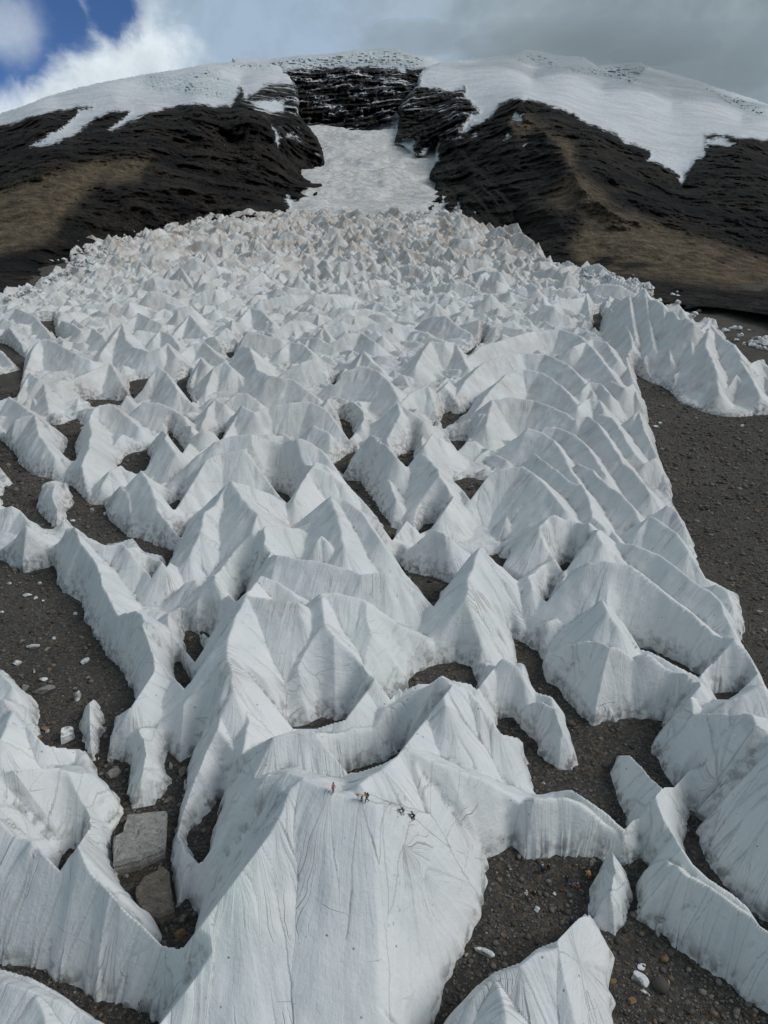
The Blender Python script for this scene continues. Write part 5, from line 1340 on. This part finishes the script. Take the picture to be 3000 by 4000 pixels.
MC = {n: plain(n, c) for n, c in dict(red_cloth=(.50,.07,.035), grey_cloth=(.16,.18,.18), beige_cloth=(.50,.42,.36), black_cloth=(.012,.012,.014), ochre_cloth=(.26,.15,.03), green_cloth=(.02,.05,.025),
      white_cloth=(.75,.70,.68), blue_cloth=(.03,.035,.22), yellow_cloth=(.75,.42,.10), orange_cloth=(.42,.12,.04), navy_cloth=(.02,.022,.06), pale_grey_cloth=(.42,.46,.44)).items()}
def src(x, y): return x / SC, y / SC
person(*src(1301,3098), -20, 'stand', MC['red_cloth'], MC['grey_cloth'], MC['black_cloth'], 'climber in red jacket and grey trousers standing highest on the ice crest')
person(*src(1411,3129), 190, 'bend', MC['beige_cloth'], MC['black_cloth'], MC['black_cloth'], 'climber in beige jacket bending down on the ice crest beside the ochre jacket')
person(*src(1433,3134), 200, 'walk', MC['ochre_cloth'], MC['black_cloth'], MC['black_cloth'], 'climber in ochre jacket with dark backpack leaning forward on the ice crest', pack=MC['black_cloth'])
person(*src(1574,3187), 175, 'reach', MC['green_cloth'], MC['pale_grey_cloth'], MC['pale_grey_cloth'], 'climber in dark green with pale helmet and grey trousers on the ice crest', pack=MC['pale_grey_cloth'])
person(*src(1615,3206), 180, 'reach', MC['black_cloth'], MC['black_cloth'], MC['black_cloth'], 'climber all in black reaching out an arm, lowest on the ice crest')
person(*src(2118,3413), 100, 'stand', MC['blue_cloth'], MC['black_cloth'], MC['white_cloth'], 'person in blue jacket and white cap under the curved ice wall', pack=MC['navy_cloth'])
person(*src(2143,3402), 120, 'stand', MC['black_cloth'], MC['black_cloth'], MC['black_cloth'], 'person in black standing right behind the blue jacket on gravel')
person(*src(2212,3453), 60, 'walk', MC['black_cloth'], MC['navy_cloth'], MC['black_cloth'], 'person in dark clothes standing alone in the middle of the gravel patch', pack=MC['black_cloth'])
person(*src(2055,3514), 110, 'stand', MC['white_cloth'], MC['black_cloth'], MC['white_cloth'], 'person in white jacket and black trousers on the gravel patch')
person(*src(2089,3496), 80, 'sit', MC['black_cloth'], MC['black_cloth'], MC['black_cloth'], 'person in black crouching right of the white jacket on gravel')
person(*src(2301,3432), 140, 'bend', MC['yellow_cloth'], MC['orange_cloth'], MC['yellow_cloth'], 'person in yellow jacket and orange trousers bending near the lens-shaped ice block', pack=MC['yellow_cloth'])
person(*src(2258,3468), 200, 'sit', MC['grey_cloth'], MC['red_cloth'], MC['pale_grey_cloth'], 'person in grey jacket and red trousers sitting on the gravel')
person(*src(2231,3612), 90, 'stand', MC['blue_cloth'], MC['navy_cloth'], MC['navy_cloth'], 'person in blue half hidden behind the tip of the bottom sail')
def bag(fx, fy, mat, label):
    p = surf(fx, fy); r = bpy.data.objects.new('backpack', None); C.objects.link(r); r.location = p
    v = np.sign(IV3) * np.abs(IV3) ** .55 * np.array([.24, .18, .32]); o = add_mesh('pack_body', v, IF3, mat, r, True); o.location = (0, 0, .28); o.rotation_euler = (.3, .2, .5)
    v = np.sign(IV3) * np.abs(IV3) ** .6 * np.array([.18, .15, .08]); o = add_mesh('top_lid', v, IF3, MC['black_cloth'], r, True); o.location = (.03, -.08, .58); o.rotation_euler = (.3, .2, .5)
    tag(r, label, 'backpack')
bag(*src(2198,3480), MC['orange_cloth'], 'small orange backpack left on the gravel among the people')

def rope(pts, label):
    P_ = [surf(x / SC, y / SC) + Vector((0, 0, .05)) for x, y in pts]; Q_ = []
    for a, b in zip(P_[:-1], P_[1:]):
        for j in range(4): Q_.append(a.lerp(b, j / 4))
    bm = bmesh.new(); rings = []
    for i, c in enumerate(Q_):
        d = (Q_[min(i + 1, len(Q_) - 1)] - Q_[max(i - 1, 0)]).normalized(); u = d.cross(Vector((0, 0, 1))).normalized(); w_ = u.cross(d)
        rings.append([bm.verts.new(c + (u * math.cos(k * math.pi / 3) + w_ * math.sin(k * math.pi / 3)) * .02) for k in range(6)])
    for a, b in zip(rings[:-1], rings[1:]):
        for k in range(6): bm.faces.new((a[k], a[(k + 1) % 6], b[(k + 1) % 6], b[k]))
    me = bpy.data.meshes.new('rope'); bm.to_mesh(me); bm.free(); me.materials.append(plain('rope_fibre', (.42, .20, .19)))
    o = bpy.data.objects.new('rope', me); C.objects.link(o); tag(o, label, 'rope')
rope([(1441,3127),(1470,3139),(1501,3151),(1547,3167),(1590,3180),(1620,3198),(1637,3211),(1667,3241),(1700,3266),(1740,3300),(1800,3332),(1860,3352),(1900,3362)], 'thin pinkish rope laid along the ice crest below the climbers')

# low cloud resting on the summit
def cloud(fx, fy, dist, rx_, ry_, rz_, dens):
    m = bpy.data.materials.new('cloud_vapour'); m.use_nodes = True; nt = m.node_tree
    for n_ in list(nt.nodes):
        if n_.type == 'BSDF_PRINCIPLED': nt.nodes.remove(n_)
    v = nt.nodes.new('ShaderNodeVolumePrincipled'); v.inputs['Density'].default_value = dens; v.inputs['Color'].default_value = (.74, .85, .93, 1)
    nt.links.new(v.outputs[0], nt.nodes['Material Output'].inputs['Volume'])
    r = ray(fx, fy)
    V = IV3.copy(); nn = np.array([mnoise.fractal(Vector(q) * 2.0 + Vector((fx, 0, 0)), 1.0, 2.0, 4) for q in V]); V = V * (1 + .25 * nn[:, None])
    o = add_mesh('cloud', V * np.array([rx_, ry_, rz_]), IF3, m, None, True)
    o.location = (r[0] * dist, r[1] * dist, CAMZ + r[2] * dist); tag(o, kind='stuff')
cloud(1270, 92, 4700, 900, 420, 130, .0016)
cloud(1560, 125, 4300, 700, 400, 170, .0013)
cloud(900, 84, 5100, 420, 300, 90, .0013)
